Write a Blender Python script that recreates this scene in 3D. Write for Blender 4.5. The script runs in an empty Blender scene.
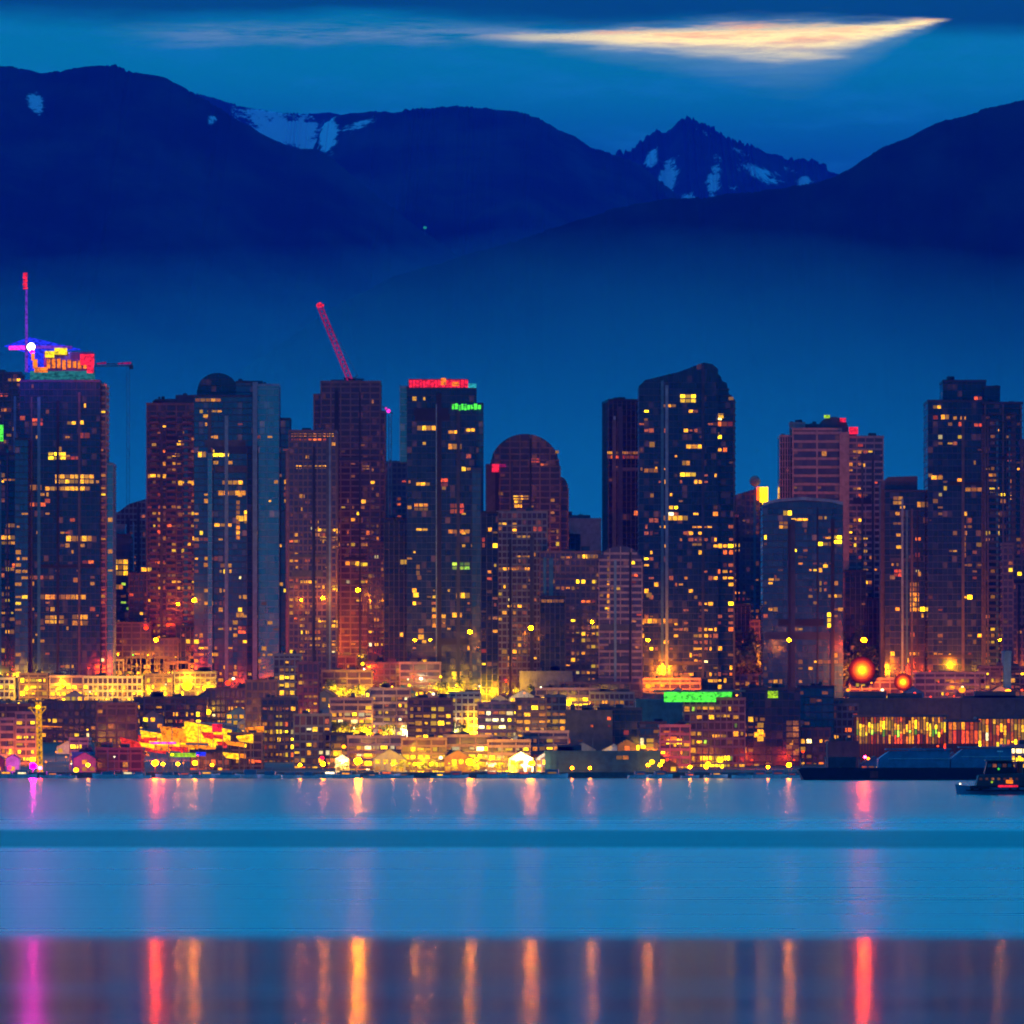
import bpy, bmesh, math, random
import numpy as np
from mathutils import Vector, Matrix
C = bpy.context.scene
random.seed(7); np.random.seed(7)
R = math.radians
# ------------------------------------------------------------------ camera
F, HY, EH = 5555.0, 745.0, 13.07            # focal length in photo pixels, horizon row, eye height
cam = bpy.data.cameras.new('camera'); co = bpy.data.objects.new('camera', cam); C.collection.objects.link(co)
cam.sensor_width = 36; cam.lens = F/1024*36; cam.shift_y = (HY-512)/1024
cam.clip_start = 1; cam.clip_end = 80000
cam.dof.use_dof = True; cam.dof.focus_distance = 330; cam.dof.aperture_fstop = 2.4      # focused a little short: soft lights
co.location = (0, 0, EH); co.rotation_euler = (R(90), 0, 0); C.camera = co
def at(px, py, D): return Vector(((px-512)*D/F, D, EH+(HY-py)*D/F))
def wx(px, D): return (px-512)*D/F
def wz(py, D): return EH+(HY-py)*D/F
# ------------------------------------------------------------------ node helper
class S:
    """a shader socket with arithmetic"""
    def __init__(s, nt, v): s.nt, s.v = nt, v
    def _m(s, op, *a, clamp=False):
        n = s.nt.nodes.new('ShaderNodeMath'); n.operation = op; n.use_clamp = clamp
        for i, x in enumerate((s,)+a):
            if isinstance(x, S): s.nt.links.new(x.v, n.inputs[i])
            else: n.inputs[i].default_value = x
        return S(s.nt, n.outputs[0])
    def __add__(s, o): return s._m('ADD', o)
    def __sub__(s, o): return s._m('SUBTRACT', o)
    def __mul__(s, o): return s._m('MULTIPLY', o)
    def __truediv__(s, o): return s._m('DIVIDE', o)
    def pow(s, o): return s._m('POWER', o)
    def abs(s): return s._m('ABSOLUTE')
    def fl(s): return s._m('FLOOR')
    def mn(s, o): return s._m('MINIMUM', o)
    def mx(s, o): return s._m('MAXIMUM', o)
    def mod(s, o): return s._m('FLOORED_MODULO', o)
    def gt(s, o): return s._m('GREATER_THAN', o)
    def lt(s, o): return s._m('LESS_THAN', o)
    def step(s, a, b):                      # smooth step from a to b
        n = s.nt.nodes.new('ShaderNodeMapRange'); n.interpolation_type = 'SMOOTHSTEP'
        s.nt.links.new(s.v, n.inputs[0]); n.inputs[1].default_value = a; n.inputs[2].default_value = b
        n.inputs[3].default_value = 0; n.inputs[4].default_value = 1
        if a > b:
            n.inputs[1].default_value = b; n.inputs[2].default_value = a
            n.inputs[3].default_value = 1; n.inputs[4].default_value = 0
        return S(s.nt, n.outputs[0])
def mixc(nt, f, a, b, mode='MIX'):
    n = nt.nodes.new('ShaderNodeMix'); n.data_type = 'RGBA'; n.blend_type = mode; n.clamp_factor = True
    for k, x in ((0, f), (6, a), (7, b)):
        if isinstance(x, S): nt.links.new(x.v, n.inputs[k])
        elif k == 0: n.inputs[0].default_value = x
        else: n.inputs[k].default_value = (*x, 1)
    return S(nt, n.outputs[2])
def noise(nt, vec, scale, detail=3, rough=.5, col=False):
    n = nt.nodes.new('ShaderNodeTexNoise'); n.inputs['Scale'].default_value = scale
    n.inputs['Detail'].default_value = detail; n.inputs['Roughness'].default_value = rough
    if vec is not None: nt.links.new(vec.v, n.inputs['Vector'])
    return S(nt, n.outputs['Color' if col else 'Fac'])
def sep(nt, v):
    n = nt.nodes.new('ShaderNodeSeparateXYZ'); nt.links.new(v, n.inputs[0]); return [S(nt, o) for o in n.outputs]
def comb(nt, x, y, z):
    n = nt.nodes.new('ShaderNodeCombineXYZ')
    for i, k in enumerate((x, y, z)):
        if isinstance(k, S): nt.links.new(k.v, n.inputs[i])
        else: n.inputs[i].default_value = k
    return S(nt, n.outputs[0])
def coords(nt, which='Object'):
    n = nt.nodes.new('ShaderNodeTexCoord'); return S(nt, n.outputs[which])
def pos(nt):
    n = nt.nodes.new('ShaderNodeNewGeometry'); return S(nt, n.outputs['Position'])
# ------------------------------------------------------------------ sky: dusk, sun already below the mountains
W = bpy.data.worlds.new("World"); C.world = W; W.use_nodes = True
nt = W.node_tree; bg = nt.nodes['Background']
sky = nt.nodes.new('ShaderNodeTexSky'); sky.sky_type = 'NISHITA'; sky.sun_disc = False
SUN_EL, SUN_AZ = R(-1.5), R(8)
sky.sun_elevation = SUN_EL; sky.sun_rotation = SUN_AZ
g = coords(nt, 'Generated'); x, y, z = sep(nt, g.v)
yy = y.mx(.02)
u = x/yy*5555; v = z/(x*x+y*y+.0001).pow(.5)*5555           # the sky's own azimuth and elevation
n1 = noise(nt, comb(nt, u*.0022, v*.012, 0), 1.0, 5, .55)
n2 = noise(nt, comb(nt, u*.008, v*.035, 3.3), 1.0, 4, .6)
el = z
base = mixc(nt, v.step(560, 690), (.0, .085, .18), (.0, .235, .29))
up = mixc(nt, z.step(.22, .6), (0.0, 2.3, 5.2), (.0, .38, .95))
deck = (v+(n1-.5)*60+(u*.012)).step(708, 734)*z.step(.30, .16)*y.step(-.2, .3)
col = mixc(nt, z.step(.128, .17), base, up)
col = mixc(nt, n2.step(.45, .75)*.35, col, (.01, .24, .52))
# the dark deck of cloud over the crest
col = mixc(nt, deck*.93, col, mixc(nt, n2, (.0, .040, .005), (.0, .080, .045)))
# the lit lens of cloud in the gap under it
n4 = noise(nt, comb(nt, u*.010, v*.11, 7.7), 1.0, 6, .65)
uu = u+(n2-.5)*50
top = u*.030+711+(n4-.5)*9
thick = ((uu+90).mx(0)/470).pow(1.25)*40*(uu*-1+452).step(0, 190)*1.12+1.5
inl = (top-v)/thick+(n4-.5)*.7
side = uu.step(-70, 20)*uu.step(442, 405)*y.gt(0)
lens = inl.step(-.16, .30)*inl.step(1.3, .35)*side
halo = inl.step(-.5, .2)*inl.step(2.3, .5)*side
wisp = ((v-711+(n2-.5)*26).abs()).step(15, 0)*uu.step(-420, -260)*uu.step(160, -60)*n4.step(.35, .62)
col = mixc(nt, wisp*.55, col, (.28, .42, .48))
col = mixc(nt, halo*.45, col, (.35, .55, .52))
warm = mixc(nt, n4.step(.45, .62), (1.9, 1.45, .42), (1.7, .85, .18))
col = mixc(nt, lens*(uu.step(-60, 190)*.75+.25), col, mixc(nt, inl.step(.45, 1.1), warm, (1.5, 1.25, .55)))
sk = mixc(nt, 1.0, S(nt, sky.outputs[0]), (.08, .35, 1.0), 'MULTIPLY')
n3 = noise(nt, g, 5.0, 5, .6)                                # broken cloud in the southern sky, seen only in the glass
col = mixc(nt, y.step(.05, -.25), col, mixc(nt, n3.step(.36, .64), (.0, .035, .11), (.01, .36, .75)))
tot = mixc(nt, 1.0, col, mixc(nt, 1.0, sk, (.03, .03, .03), 'MULTIPLY'), 'ADD')
nt.links.new(tot.v, bg.inputs[0]); bg.inputs[1].default_value = 1.0
# the after-glow: one very weak, very wide lamp
sl = bpy.data.lights.new('sun', 'SUN'); sl.energy = .12; sl.angle = R(40); sl.color = (.35, .6, 1)
so = bpy.data.objects.new('sun', sl); C.collection.objects.link(so); so.rotation_euler = (R(50), 0, R(-20))
C.view_settings.view_transform = 'Standard'; C.view_settings.look = 'None'
C.view_settings.exposure = 0; C.view_settings.gamma = 1; C.view_settings.use_curve_mapping = False
C.render.engine = 'CYCLES'
cy = C.cycles
cy.use_denoising = True; cy.max_bounces = 6; cy.volume_bounces = 6; cy.diffuse_bounces = 2; cy.glossy_bounces = 3
cy.sample_clamp_indirect = 6; cy.sample_clamp_direct = 0; cy.caustics_reflective = False; cy.caustics_refractive = False
cy.use_light_tree = True; cy.filter_width = 1.6
# ------------------------------------------------------------------ helpers for objects
def tag(o, label=None, cat=None, group=None, kind=None):
    for k, val in (('label', label), ('category', cat), ('group', group), ('kind', kind)):
        if val: o[k] = val
    return o
def newmat(name):
    m = bpy.data.materials.new(name); m.use_nodes = True
    return m, m.node_tree, m.node_tree.nodes['Principled BSDF']
def link(name, me, parent=None, mat=None, loc=None, rz=0):
    o = bpy.data.objects.new(name, me); C.collection.objects.link(o)
    if parent is not None: o.parent = parent
    if mat is not None and me is not None and len(me.materials) == 0: me.materials.append(mat)
    if loc is not None: o.location = loc
    o.rotation_euler.z = rz
    return o
def empty(name, loc, rz=0, **k):
    o = bpy.data.objects.new(name, None); C.collection.objects.link(o); o.location = loc; o.rotation_euler.z = rz
    o.empty_display_size = 1
    return tag(o, **k)
class MB:
    """collects simple solids into one mesh"""
    def __init__(s): s.v = []; s.f = []
    def box(s, x0, x1, y0, y1, z0, z1):
        b = len(s.v)
        s.v += [(x0,y0,z0),(x1,y0,z0),(x1,y1,z0),(x0,y1,z0),(x0,y0,z1),(x1,y0,z1),(x1,y1,z1),(x0,y1,z1)]
        s.f += [tuple(b+i for i in q) for q in ((0,3,2,1),(4,5,6,7),(0,1,5,4),(1,2,6,5),(2,3,7,6),(3,0,4,7))]
        return s
    def prism(s, pts, z0, z1, z1b=None):      # pts counter-clockwise; z1 a number or a function of (x, y)
        b = len(s.v); n = len(pts)
        s.v += [(p[0], p[1], z0) for p in pts]
        s.v += [(p[0], p[1], z1(p[0], p[1]) if callable(z1) else z1) for p in pts]
        s.f.append(tuple(b+i for i in range(n))[::-1]); s.f.append(tuple(b+n+i for i in range(n)))
        for i in range(n): j = (i+1) % n; s.f.append((b+i, b+j, b+n+j, b+n+i))
        return s
    def xprism(s, prof, y0, y1):              # profile in the x-z plane, pulled along y
        b = len(s.v); n = len(prof)
        s.v += [(p[0], y0, p[1]) for p in prof]+[(p[0], y1, p[1]) for p in prof]
        s.f.append(tuple(b+i for i in range(n))); s.f.append(tuple(b+n+i for i in range(n))[::-1])
        for i in range(n): j = (i+1) % n; s.f.append((b+j, b+i, b+n+i, b+n+j))
        return s
    def tube(s, a, c, r0, r1=None, n=8):
        r1 = r0 if r1 is None else r1
        a = Vector(a); c = Vector(c); d = (c-a).normalized()
        t = d.cross(Vector((0, 0, 1)) if abs(d.z) < .9 else Vector((1, 0, 0))).normalized(); w = d.cross(t)
        b = len(s.v)
        for p, r in ((a, r0), (c, r1)):
            for i in range(n):
                q = p+(t*math.cos(i*2*math.pi/n)+w*math.sin(i*2*math.pi/n))*r; s.v.append(tuple(q))
        s.f.append(tuple(b+i for i in range(n))[::-1]); s.f.append(tuple(b+n+i for i in range(n)))
        for i in range(n): j = (i+1) % n; s.f.append((b+i, b+j, b+n+j, b+n+i))
        return s
    def ball(s, c, rx, ry=None, rz=None, n=10, m=6):
        ry = rx if ry is None else ry; rz = rx if rz is None else rz
        b = len(s.v); s.v.append((c[0], c[1], c[2]-rz))
        for j in range(1, m):
            a = -math.pi/2+math.pi*j/m
            for i in range(n):
                t = 2*math.pi*i/n; s.v.append((c[0]+rx*math.cos(a)*math.cos(t), c[1]+ry*math.cos(a)*math.sin(t), c[2]+rz*math.sin(a)))
        s.v.append((c[0], c[1], c[2]+rz)); e = len(s.v)-1
        for i in range(n):
            k = (i+1) % n; s.f.append((b, b+1+k, b+1+i)); s.f.append((e, e-n+i, e-n+k))
            for j in range(m-2): q = b+1+j*n; s.f.append((q+i, q+k, q+n+k, q+n+i))
        return s
    def mesh(s, name):
        me = bpy.data.meshes.new(name); me.from_pydata(s.v, [], s.f); me.update(); return me
    def build(s, name, mat, parent=None, loc=None, rz=0, smooth=False):
        me = s.mesh(name); me.materials.append(mat)
        if smooth: me.shade_smooth()
        return link(name, me, parent, None, loc, rz)
# smooth value noise on arrays
_LC = {}
def _lat(n, m, seed):
    if seed not in _LC: _LC[seed] = np.random.RandomState(seed).rand(n, m)
    return _LC[seed]
def vnoise(x, y, seed=0):
    L = _lat(257, 257, seed); xi = np.floor(x).astype(int); yi = np.floor(y).astype(int)
    fx = x-xi; fy = y-yi; fx = fx*fx*(3-2*fx); fy = fy*fy*(3-2*fy); xi %= 256; yi %= 256
    return (L[xi, yi]*(1-fx)+L[xi+1, yi]*fx)*(1-fy)+(L[xi, yi+1]*(1-fx)+L[xi+1, yi+1]*fx)*fy
def fbm(x, y, oct=5, seed=0, gain=.5):
    t = 0; a = 1; s = 0
    for k in range(oct): t = t+a*vnoise(x*2**k+k*17.3, y*2**k+k*9.1, seed+k); s += a; a *= gain
    return t/s
def grid(name, X, Y, Z, mat, attr=None):
    n, m = X.shape; co_ = np.stack([X, Y, Z], -1).reshape(-1, 3)
    i = np.arange(n*m).reshape(n, m); q = np.stack([i[:-1, :-1], i[1:, :-1], i[1:, 1:], i[:-1, 1:]], -1).reshape(-1, 4)
    me = bpy.data.meshes.new(name); me.from_pydata(co_.tolist(), [], q.tolist()); me.update(); me.shade_smooth()
    if attr is not None:
        a = me.attributes.new('snow', 'FLOAT', 'POINT'); a.data.foreach_set('value', attr.reshape(-1).astype(np.float32))
    me.materials.append(mat)
    return link(name, me)
# ------------------------------------------------------------------ water
m_water, nt, p = newmat('water')
P = pos(nt); px_, py_, pz_ = sep(nt, P.v)
wob = noise(nt, comb(nt, px_*.004, py_*.02, 0), 1, 4)
row = py_+(wob-.5)*44
calm = row.step(400, 360)                                     # sheltered near water, nearly a mirror
slick = row.step(690, 722)*row.step(878, 830)                 # a smooth slick further out
far = row.step(900, 1150)
streak = noise(nt, comb(nt, px_*.003, py_*.035, 5), 1, 5, .6)
rip = noise(nt, comb(nt, px_*.012, py_*.22, 9), 1, 4, .6)
rough = (streak-.5)*.10+(rip-.5)*.07+.285-calm*.155+slick*.25-far*.075
rough = rough.mx(.09)
nt.links.new(rough.v, p.inputs['Roughness'])
p.inputs['Base Color'].default_value = (.004, .02, .045, 1); p.inputs['IOR'].default_value = 1.33
b = nt.nodes.new('ShaderNodeBump'); b.inputs['Strength'].default_value = 1; b.inputs['Distance'].default_value = .003
nt.links.new(noise(nt, comb(nt, px_*.15, py_*.6, 0), 1, 3, .5).v, b.inputs['Height']); nt.links.new(b.outputs[0], p.inputs['Normal'])
wm = MB(); wm.v = [(-3000,-400,0),(3000,-400,0),(3000,2340,0),(-3000,2340,0)]; wm.f = [(0,1,2,3)]
tag(wm.build('water', m_water), kind='structure')
# ------------------------------------------------------------------ ground
GY = [2200, 2212, 2240, 2300, 2400, 2550, 2650, 2750, 2850, 3300, 4200, 7000, 21000]
GZ = [1.6, 1.8, 2.2, 4.5, 10.0, 21.0, 30.0, 39.0, 44.0, 44.0, 15.0, 20.0, 20.0]
def gz(D): return float(np.interp(D, GY, GZ))
m_ground, nt, p = newmat('ground')
cn = noise(nt, pos(nt), .03, 6, .6)
nt.links.new(mixc(nt, cn.step(.4, .6), (.05, .05, .052), (.10, .085, .075)).v, p.inputs['Base Color']); p.inputs['Roughness'].default_value = .9
ys = np.array(sorted(set(GY+list(range(2200, 2900, 20))))); xs = np.linspace(-9000, 9000, 61)
X, Y = np.meshgrid(xs, ys, indexing='ij'); Z = np.interp(Y, GY, GZ)
tag(grid('ground', X, Y, Z, m_ground), kind='structure')
# ------------------------------------------------------------------ mountains
m_mtn, nt, p = newmat('forested_mountain')
at_ = nt.nodes.new('ShaderNodeAttribute'); at_.attribute_name = 'snow'
ps = pos(nt)
f1 = noise(nt, ps, .004, 8, .65); f2 = noise(nt, ps, .02, 5, .6); f3 = noise(nt, ps, .07, 6, .7)
sn = (S(nt, at_.outputs['Fac'])+(f2-.5)*1.5+(f3-.5)*1.3).step(.5, .75)*S(nt, at_.outputs['Fac']).step(.12, .2)
rock = mixc(nt, f1.step(.35, .65), (.008, .014, .012), (.028, .040, .032))
nt.links.new(mixc(nt, sn, rock, (.46, .50, .56)).v, p.inputs['Base Color']); p.inputs['Roughness'].default_value = 1; p.inputs['Specular IOR Level'].default_value = 0
def ridge(name, D, prof, foot, pw=1.0, rough_px=1.2, snow=(), seed=1, spur=.10, foot_z=15, back=1500, nx=1100, ny=70):
    """a ridge whose crest runs through prof (photo column, row) at distance D and falls to its foot nearer by"""
    pxs = np.linspace(prof[0][0], prof[-1][0], nx); crest = np.interp(pxs, [a for a, _ in prof], [c for _, c in prof])
    k = np.exp(-np.linspace(-2, 2, 9)**2); k /= k.sum(); crest = np.convolve(np.pad(crest, 4, 'edge'), k, 'valid')
    wxs = (pxs-512)*D/F; H = EH+(HY-crest)*D/F
    H = H+(fbm(pxs/22, pxs*0, 4, seed, .6)-.5)*rough_px*9*D/F*.5+(fbm(pxs/1.7, pxs*0+4, 2, seed+9)-.35)*rough_px*4.2*D/F*np.clip(vnoise(pxs/14, pxs*0+7, seed)*1.6-.3, .1, 1)
    t = np.concatenate([np.linspace(-1, 0, 10)[:-1], np.linspace(0, 1, ny)**1.3]); T, XX = np.meshgrid(t, wxs); HH = np.repeat(H[:, None], len(t), 1)
    YY = np.where(T < 0, D-T*back, D-T*(D-foot))
    sp = (fbm(XX/700+3, YY/1900, 6, seed+20, .58)-.5)*2.6
    XW = XX+0*YY
    w = np.clip(T, 0, 1)
    ZZ = np.where(T < 0, HH*(1+T*.8), (HH-foot_z)*(1-w)**pw+foot_z)+sp*spur*HH*np.sin(np.pi*np.clip(w, 0, 1))*1.0
    att = np.zeros_like(ZZ)
    ppx = 512+XX*F/YY; ppy = HY-(ZZ-EH)*F/YY
    for (sx, sy, rx, ry, an, amp) in snow:
        ca, sa = math.cos(R(an)), math.sin(R(an)); dx = ppx-sx; dy = ppy-sy
        e = ((dx*ca+dy*sa)/rx)**2+((-dx*sa+dy*ca)/ry)**2
        att = np.maximum(att, amp*np.exp(-e*.8))
    o = grid(name, XW, YY, ZZ, m_mtn, att); return tag(o, kind='structure')
ridge('mountain', 11000, [(-900,60),(-300,85),(-120,60),(0,66),(20,69),(40,73),(60,72),(75,69),(100,66),(115,65),(130,72),(150,75),(165,77),(180,85),(200,97),(222,110),(240,121),(262,134),(285,144),(300,149),(318,150),(345,170),(400,215),(520,300),(800,430)],
      7900, 1.2, 1.0, [(35,102,9,10,-70,.95),(213,119,6,7,60,.9)], 3)
ridge('mountain', 12500, [(150,400),(250,230),(310,158),(322,128),(334,118),(350,113),(372,112),(395,112),(420,109),(450,107),(480,108),(505,111),(525,113),(545,122),(560,132),(575,137),(590,148),(606,153),(640,165),(720,230),(900,330)],
      8300, 1.1, 1.0, [(328,135,9,20,8,1.2),(358,126,20,5,-18,.95)], 11)
ridge('mountain', 15500, [(100,160),(190,92),(215,99),(240,107),(262,111),(285,113),(305,114),(330,112),(345,116),(380,200),(480,300)],
      12900, 1.0, .8, [(285,130,48,20,12,1.1),(255,114,26,6,10,.7)], 23, spur=.05)
ridge('mountain', 15000, [(480,230),(560,185),(600,160),(618,151),(632,149),(645,140),(656,133),(664,134),(672,129),(680,122),(690,119),(700,124),(712,127),(722,135),(735,142),(750,145),(765,151),(790,158),(815,164),(838,172),(870,190),(960,250)],
      12000, .9, 2.2, [(666,180,9,19,20,1.2),(652,158,6,12,20,1.0),(690,197,12,4,0,.9),(714,178,8,20,10,.85),(755,170,22,7,25,.85),(740,152,12,4,25,.7),(775,180,12,8,0,.7),(735,190,9,6,0,.6),(803,182,9,6,0,1.0),(790,170,14,4,20,.6),(706,133,12,4,25,.5)], 31, spur=.16)
ridge('mountain', 8600, [(200,400),(330,310),(395,276),(430,266),(470,254),(500,246),(540,234),(580,219),(620,207),(660,200),(700,198),(740,193),(780,189),(820,182),(845,173),(860,163),(880,149),(900,140),(915,134),(940,122),(955,118),(975,113),(1000,105),(1020,100),(1060,96),(1200,110),(1500,160),(2200,300)],
      7700, 1.15, .8, [(488,247,12,1.5,-14,.5)], 43, spur=.06)
# ------------------------------------------------------------------ air
mh = bpy.data.materials.new('haze'); mh.use_nodes = True; nt = mh.node_tree; nt.nodes.clear()
out = nt.nodes.new('ShaderNodeOutputMaterial'); pv = nt.nodes.new('ShaderNodeVolumePrincipled')
pv.inputs['Color'].default_value = (.04, .11, 1, 1); pv.inputs['Density'].default_value = 2.7e-5; pv.inputs['Anisotropy'].default_value = 0
nt.links.new(pv.outputs[0], out.inputs['Volume'])
tag(MB().box(-12000, 12000, -500, 20500, -60, 2300).build('haze', mh), kind='stuff')
mm = bpy.data.materials.new('mist'); mm.use_nodes = True; nt = mm.node_tree; nt.nodes.clear()
out = nt.nodes.new('ShaderNodeOutputMaterial'); pv = nt.nodes.new('ShaderNodeVolumePrincipled')
pv.inputs['Color'].default_value = (.8, .96, 1, 1); pv.inputs['Density'].default_value = 5.8e-4
nt.links.new(pv.outputs[0], out.inputs['Volume'])
# a low bank of mist lying between the city and the foot of the mountains
n = 40; X = np.linspace(-3200, 3200, n+1); vs = []; fs = []
for i, xx in enumerate(X):
    k = .81+.30*float(fbm(np.array([xx/900+5]), np.array([2.2]), 3, 77)[0])
    top = 505*k
    for q in range(21): f = 1-abs(q-10)/10; vs.append((xx, 4100+170*q, 46+top*f**1.8))
for i in range(n):
    for j in range(20): a = i*21+j; fs.append((a, a+21, a+22, a+1))
    a = i*21; fs.append((a+20, a+41, a+21, a))
fs.append(tuple(range(21))); fs.append(tuple(n*21+j for j in range(20, -1, -1)))
me = bpy.data.meshes.new('mist'); me.from_pydata(vs, [], fs); me.update(); me.materials.append(mm)
tag(link('mist', me), kind='stuff')
# ------------------------------------------------------------------ materials
def plain(name, col, rough=.7, metal=0, spec=.3, var=.25, sc=.3):
    m, nt, p = newmat(name)
    nn = noise(nt, coords(nt), sc, 5, .65)
    a = tuple(c*(1-var) for c in col); b = tuple(min(1, c*(1+var)) for c in col)
    nt.links.new(mixc(nt, nn.step(.3, .7), a, b).v, p.inputs['Base Color'])
    p.inputs['Roughness'].default_value = rough; p.inputs['Metallic'].default_value = metal; p.inputs['Specular IOR Level'].default_value = spec
    return m
def emis(name, col, s, sample=False):
    m, nt, p = newmat(name); p.inputs['Base Color'].default_value = (.0, .0, .0, 1); p.inputs['Specular IOR Level'].default_value = 0
    p.inputs['Emission Color'].default_value = (*col, 1); p.inputs['Emission Strength'].default_value = s
    if not sample and s < 2.5 and 'rim' not in name:      # uneven tubes and panels behind the sign's face
        X_, Y_, Z_ = sep(nt, coords(nt).v); nn = noise(nt, comb(nt, X_*.55, Y_*.2, Z_*.9), 1, 4, .7)
        nt.links.new((nn.step(.32, .62)*s*1.1+s*.3).v, p.inputs['Emission Strength'])
    if not sample: m.cycles.emission_sampling = 'NONE'
    return m
def room(name, a, b, s):
    """a lit room behind its pane: ceiling light, darker sill and things standing about"""
    m, nt, p = newmat(name); p.inputs['Base Color'].default_value = (.03, .03, .03, 1); p.inputs['Roughness'].default_value = .2
    c = coords(nt); cx, cy_, cz = sep(nt, c.v); o = S(nt, nt.nodes.new('ShaderNodeObjectInfo').outputs['Random'])
    n1 = noise(nt, comb(nt, cx*1.4+o*90, cz*1.1, o*70), 1, 3, .6)
    nt.links.new(mixc(nt, o, a, b).v, p.inputs['Emission Color'])
    nt.links.new(((n1.step(.30, .66)*.9+.25)*(o*7.3).mod(1).pow(2.2)*s*2.2+s*.16).v, p.inputs['Emission Strength'])
    m.cycles.emission_sampling = 'NONE'; return m
def glassm(name, base, ior=1.9, rough=.12, bay=2.4, fl=3.2, warm=.06, refl=(.5, .5, .5), metal=.0, wcol=(.5, .12, .02)):
    m, nt, p = newmat(name); X, Y, Z = sep(nt, coords(nt).v)
    n = nt.nodes.new('ShaderNodeTexWhiteNoise'); nt.links.new(comb(nt, (X/bay).fl(), (Y/bay).fl(), (Z/fl).fl()).v, n.inputs['Vector'])
    r = S(nt, n.outputs['Value']); r2 = (r*37.7).mod(1)
    big = noise(nt, comb(nt, X*.05, Y*.05, Z*.03), 1, 4, .6)
    nt.links.new(mixc(nt, r*.5+big*.5, tuple(c*.5 for c in base), tuple(c*1.6 for c in base)).v, p.inputs['Base Color'])
    p.inputs['IOR'].default_value = ior; p.inputs['Metallic'].default_value = metal
    nt.links.new((r2*.15+rough).v, p.inputs['Roughness'])
    p.inputs['Emission Color'].default_value = (*wcol, 1)
    dim = r.gt(1-warm*2)*(r2*.9+.1).pow(3)*big.step(.35, .65)*.28
    nt.links.new(dim.v, p.inputs['Emission Strength'])
    b = nt.nodes.new('ShaderNodeBump'); b.inputs['Distance'].default_value = .35; b.inputs['Strength'].default_value = .5
    nt.links.new(noise(nt, comb(nt, X*.12, Y*.12, Z*.09), 1, 3, .6).v, b.inputs['Height']); nt.links.new(b.outputs[0], p.inputs['Normal'])
    m.cycles.emission_sampling = 'NONE'; return m
M = dict(
 navy=glassm('navy_glass', (.008, .016, .045), 1.65, warm=.09), blue=glassm('blue_glass', (.015, .04, .09), 1.95), teal=glassm('teal_glass', (.02, .12, .16), 2.6),
 dark=glassm('dark_glass', (.008, .010, .022), 1.5, warm=.03), brown=glassm('brown_glass', (.05, .02, .035), 1.55, warm=.12),
 purple=glassm('violet_glass', (.06, .035, .07), 1.7, warm=.10),
 pale=plain('pale_metal_panel', (.12, .20, .30), .45, 0, .6), conc=plain('grey_concrete', (.15, .14, .16)), concd=plain('dark_concrete', (.07, .065, .08)),
 pink=plain('pink_stone', (.34, .20, .21)), brick=plain('brown_brick', (.16, .075, .06)), slabn=plain('blue_grey_slab', (.03, .036, .065), .5),
 slabb=plain('brown_slab', (.15, .085, .09)), steel=plain('painted_steel', (.16, .17, .18), .5, .3), white=plain('white_paint', (.7, .72, .74), .5),
 bluep=plain('blue_cladding', (.05, .22, .36), .55), roofm=plain('grey_roof', (.10, .10, .115), .9), black=plain('black_paint', (.012, .012, .018), .5),
 redp=plain('red_paint', (.45, .04, .03), .5), bark=plain('bark', (.05, .035, .025), .9, sc=4), asphalt=plain('asphalt', (.05, .05, .052), .9),
 cream=plain('cream_render', (.50, .44, .34)), stone=plain('quay_stone', (.15, .14, .135), .9), tealp=plain('teal_cladding', (.03, .14, .17), .6),
 glassrail=plain('balcony_glass', (.05, .12, .17), .15, 0, 1.0))
def leafm(name, a, b):
    m, nt, p = newmat(name); o = S(nt, nt.nodes.new('ShaderNodeObjectInfo').outputs['Random'])
    n = noise(nt, coords(nt), .9, 4, .6); nt.links.new(mixc(nt, n.step(.3, .7), a, b).v, p.inputs['Base Color']); p.inputs['Roughness'].default_value = .8
    return m
M['leaf'] = leafm('broad_leaves', (.035, .055, .015), (.17, .18, .04)); M['needle'] = leafm('dark_needles', (.012, .025, .014), (.03, .05, .025))
YEL, ORA, REDO, WHI, GRN, MAG, CYA = (1, .55, .0), (1, .30, .0), (1, .08, .0), (1, .88, .5), (.10, 1, .05), (1, .03, .55), (.05, .75, .9)
ROOM = dict(y=room('yellow_lit_room', (1, .46, .0), (1, .32, .0), 1.5), o=room('orange_lit_room', (1, .24, .0), (1, .40, .0), 1.1),
            r=room('red_lit_room', (1, .06, .01), (1, .18, .0), .9), w=room('white_lit_room', (1, .85, .45), (1, .7, .2), 2.6),
            b=room('bright_lit_room', (1, .50, .0), (1, .60, .0), 3.2), g=room('green_lit_room', (.35, 1, .05), (.7, .9, .04), 1.0), d=room('dim_lit_room', (.9, .3, .04), (.8, .12, .03), .35))
THINGS = []                                # (object, base label, column) : made unique at the end
def thing(name, loc, label, cat, group=None, rz=0, px=None):
    o = empty(name, loc, rz, cat=cat, group=group); o['category'] = cat
    if group: o['group'] = group
    THINGS.append((o, label, px if px is not None else 512+loc[0]*F/loc[1])); return o
PANE = {}
def pane(w, h, key):
    k = (round(w, 2), round(h, 2), key)
    if k not in PANE:
        me = MB().box(-w/2, w/2, -.07, .07, -h/2, h/2).mesh('window'); me.materials.append(ROOM[key] if isinstance(key, str) else key); PANE[k] = me
    return PANE[k]
def pick(pal):
    return random.choice(pal)
SKY = {}
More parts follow.
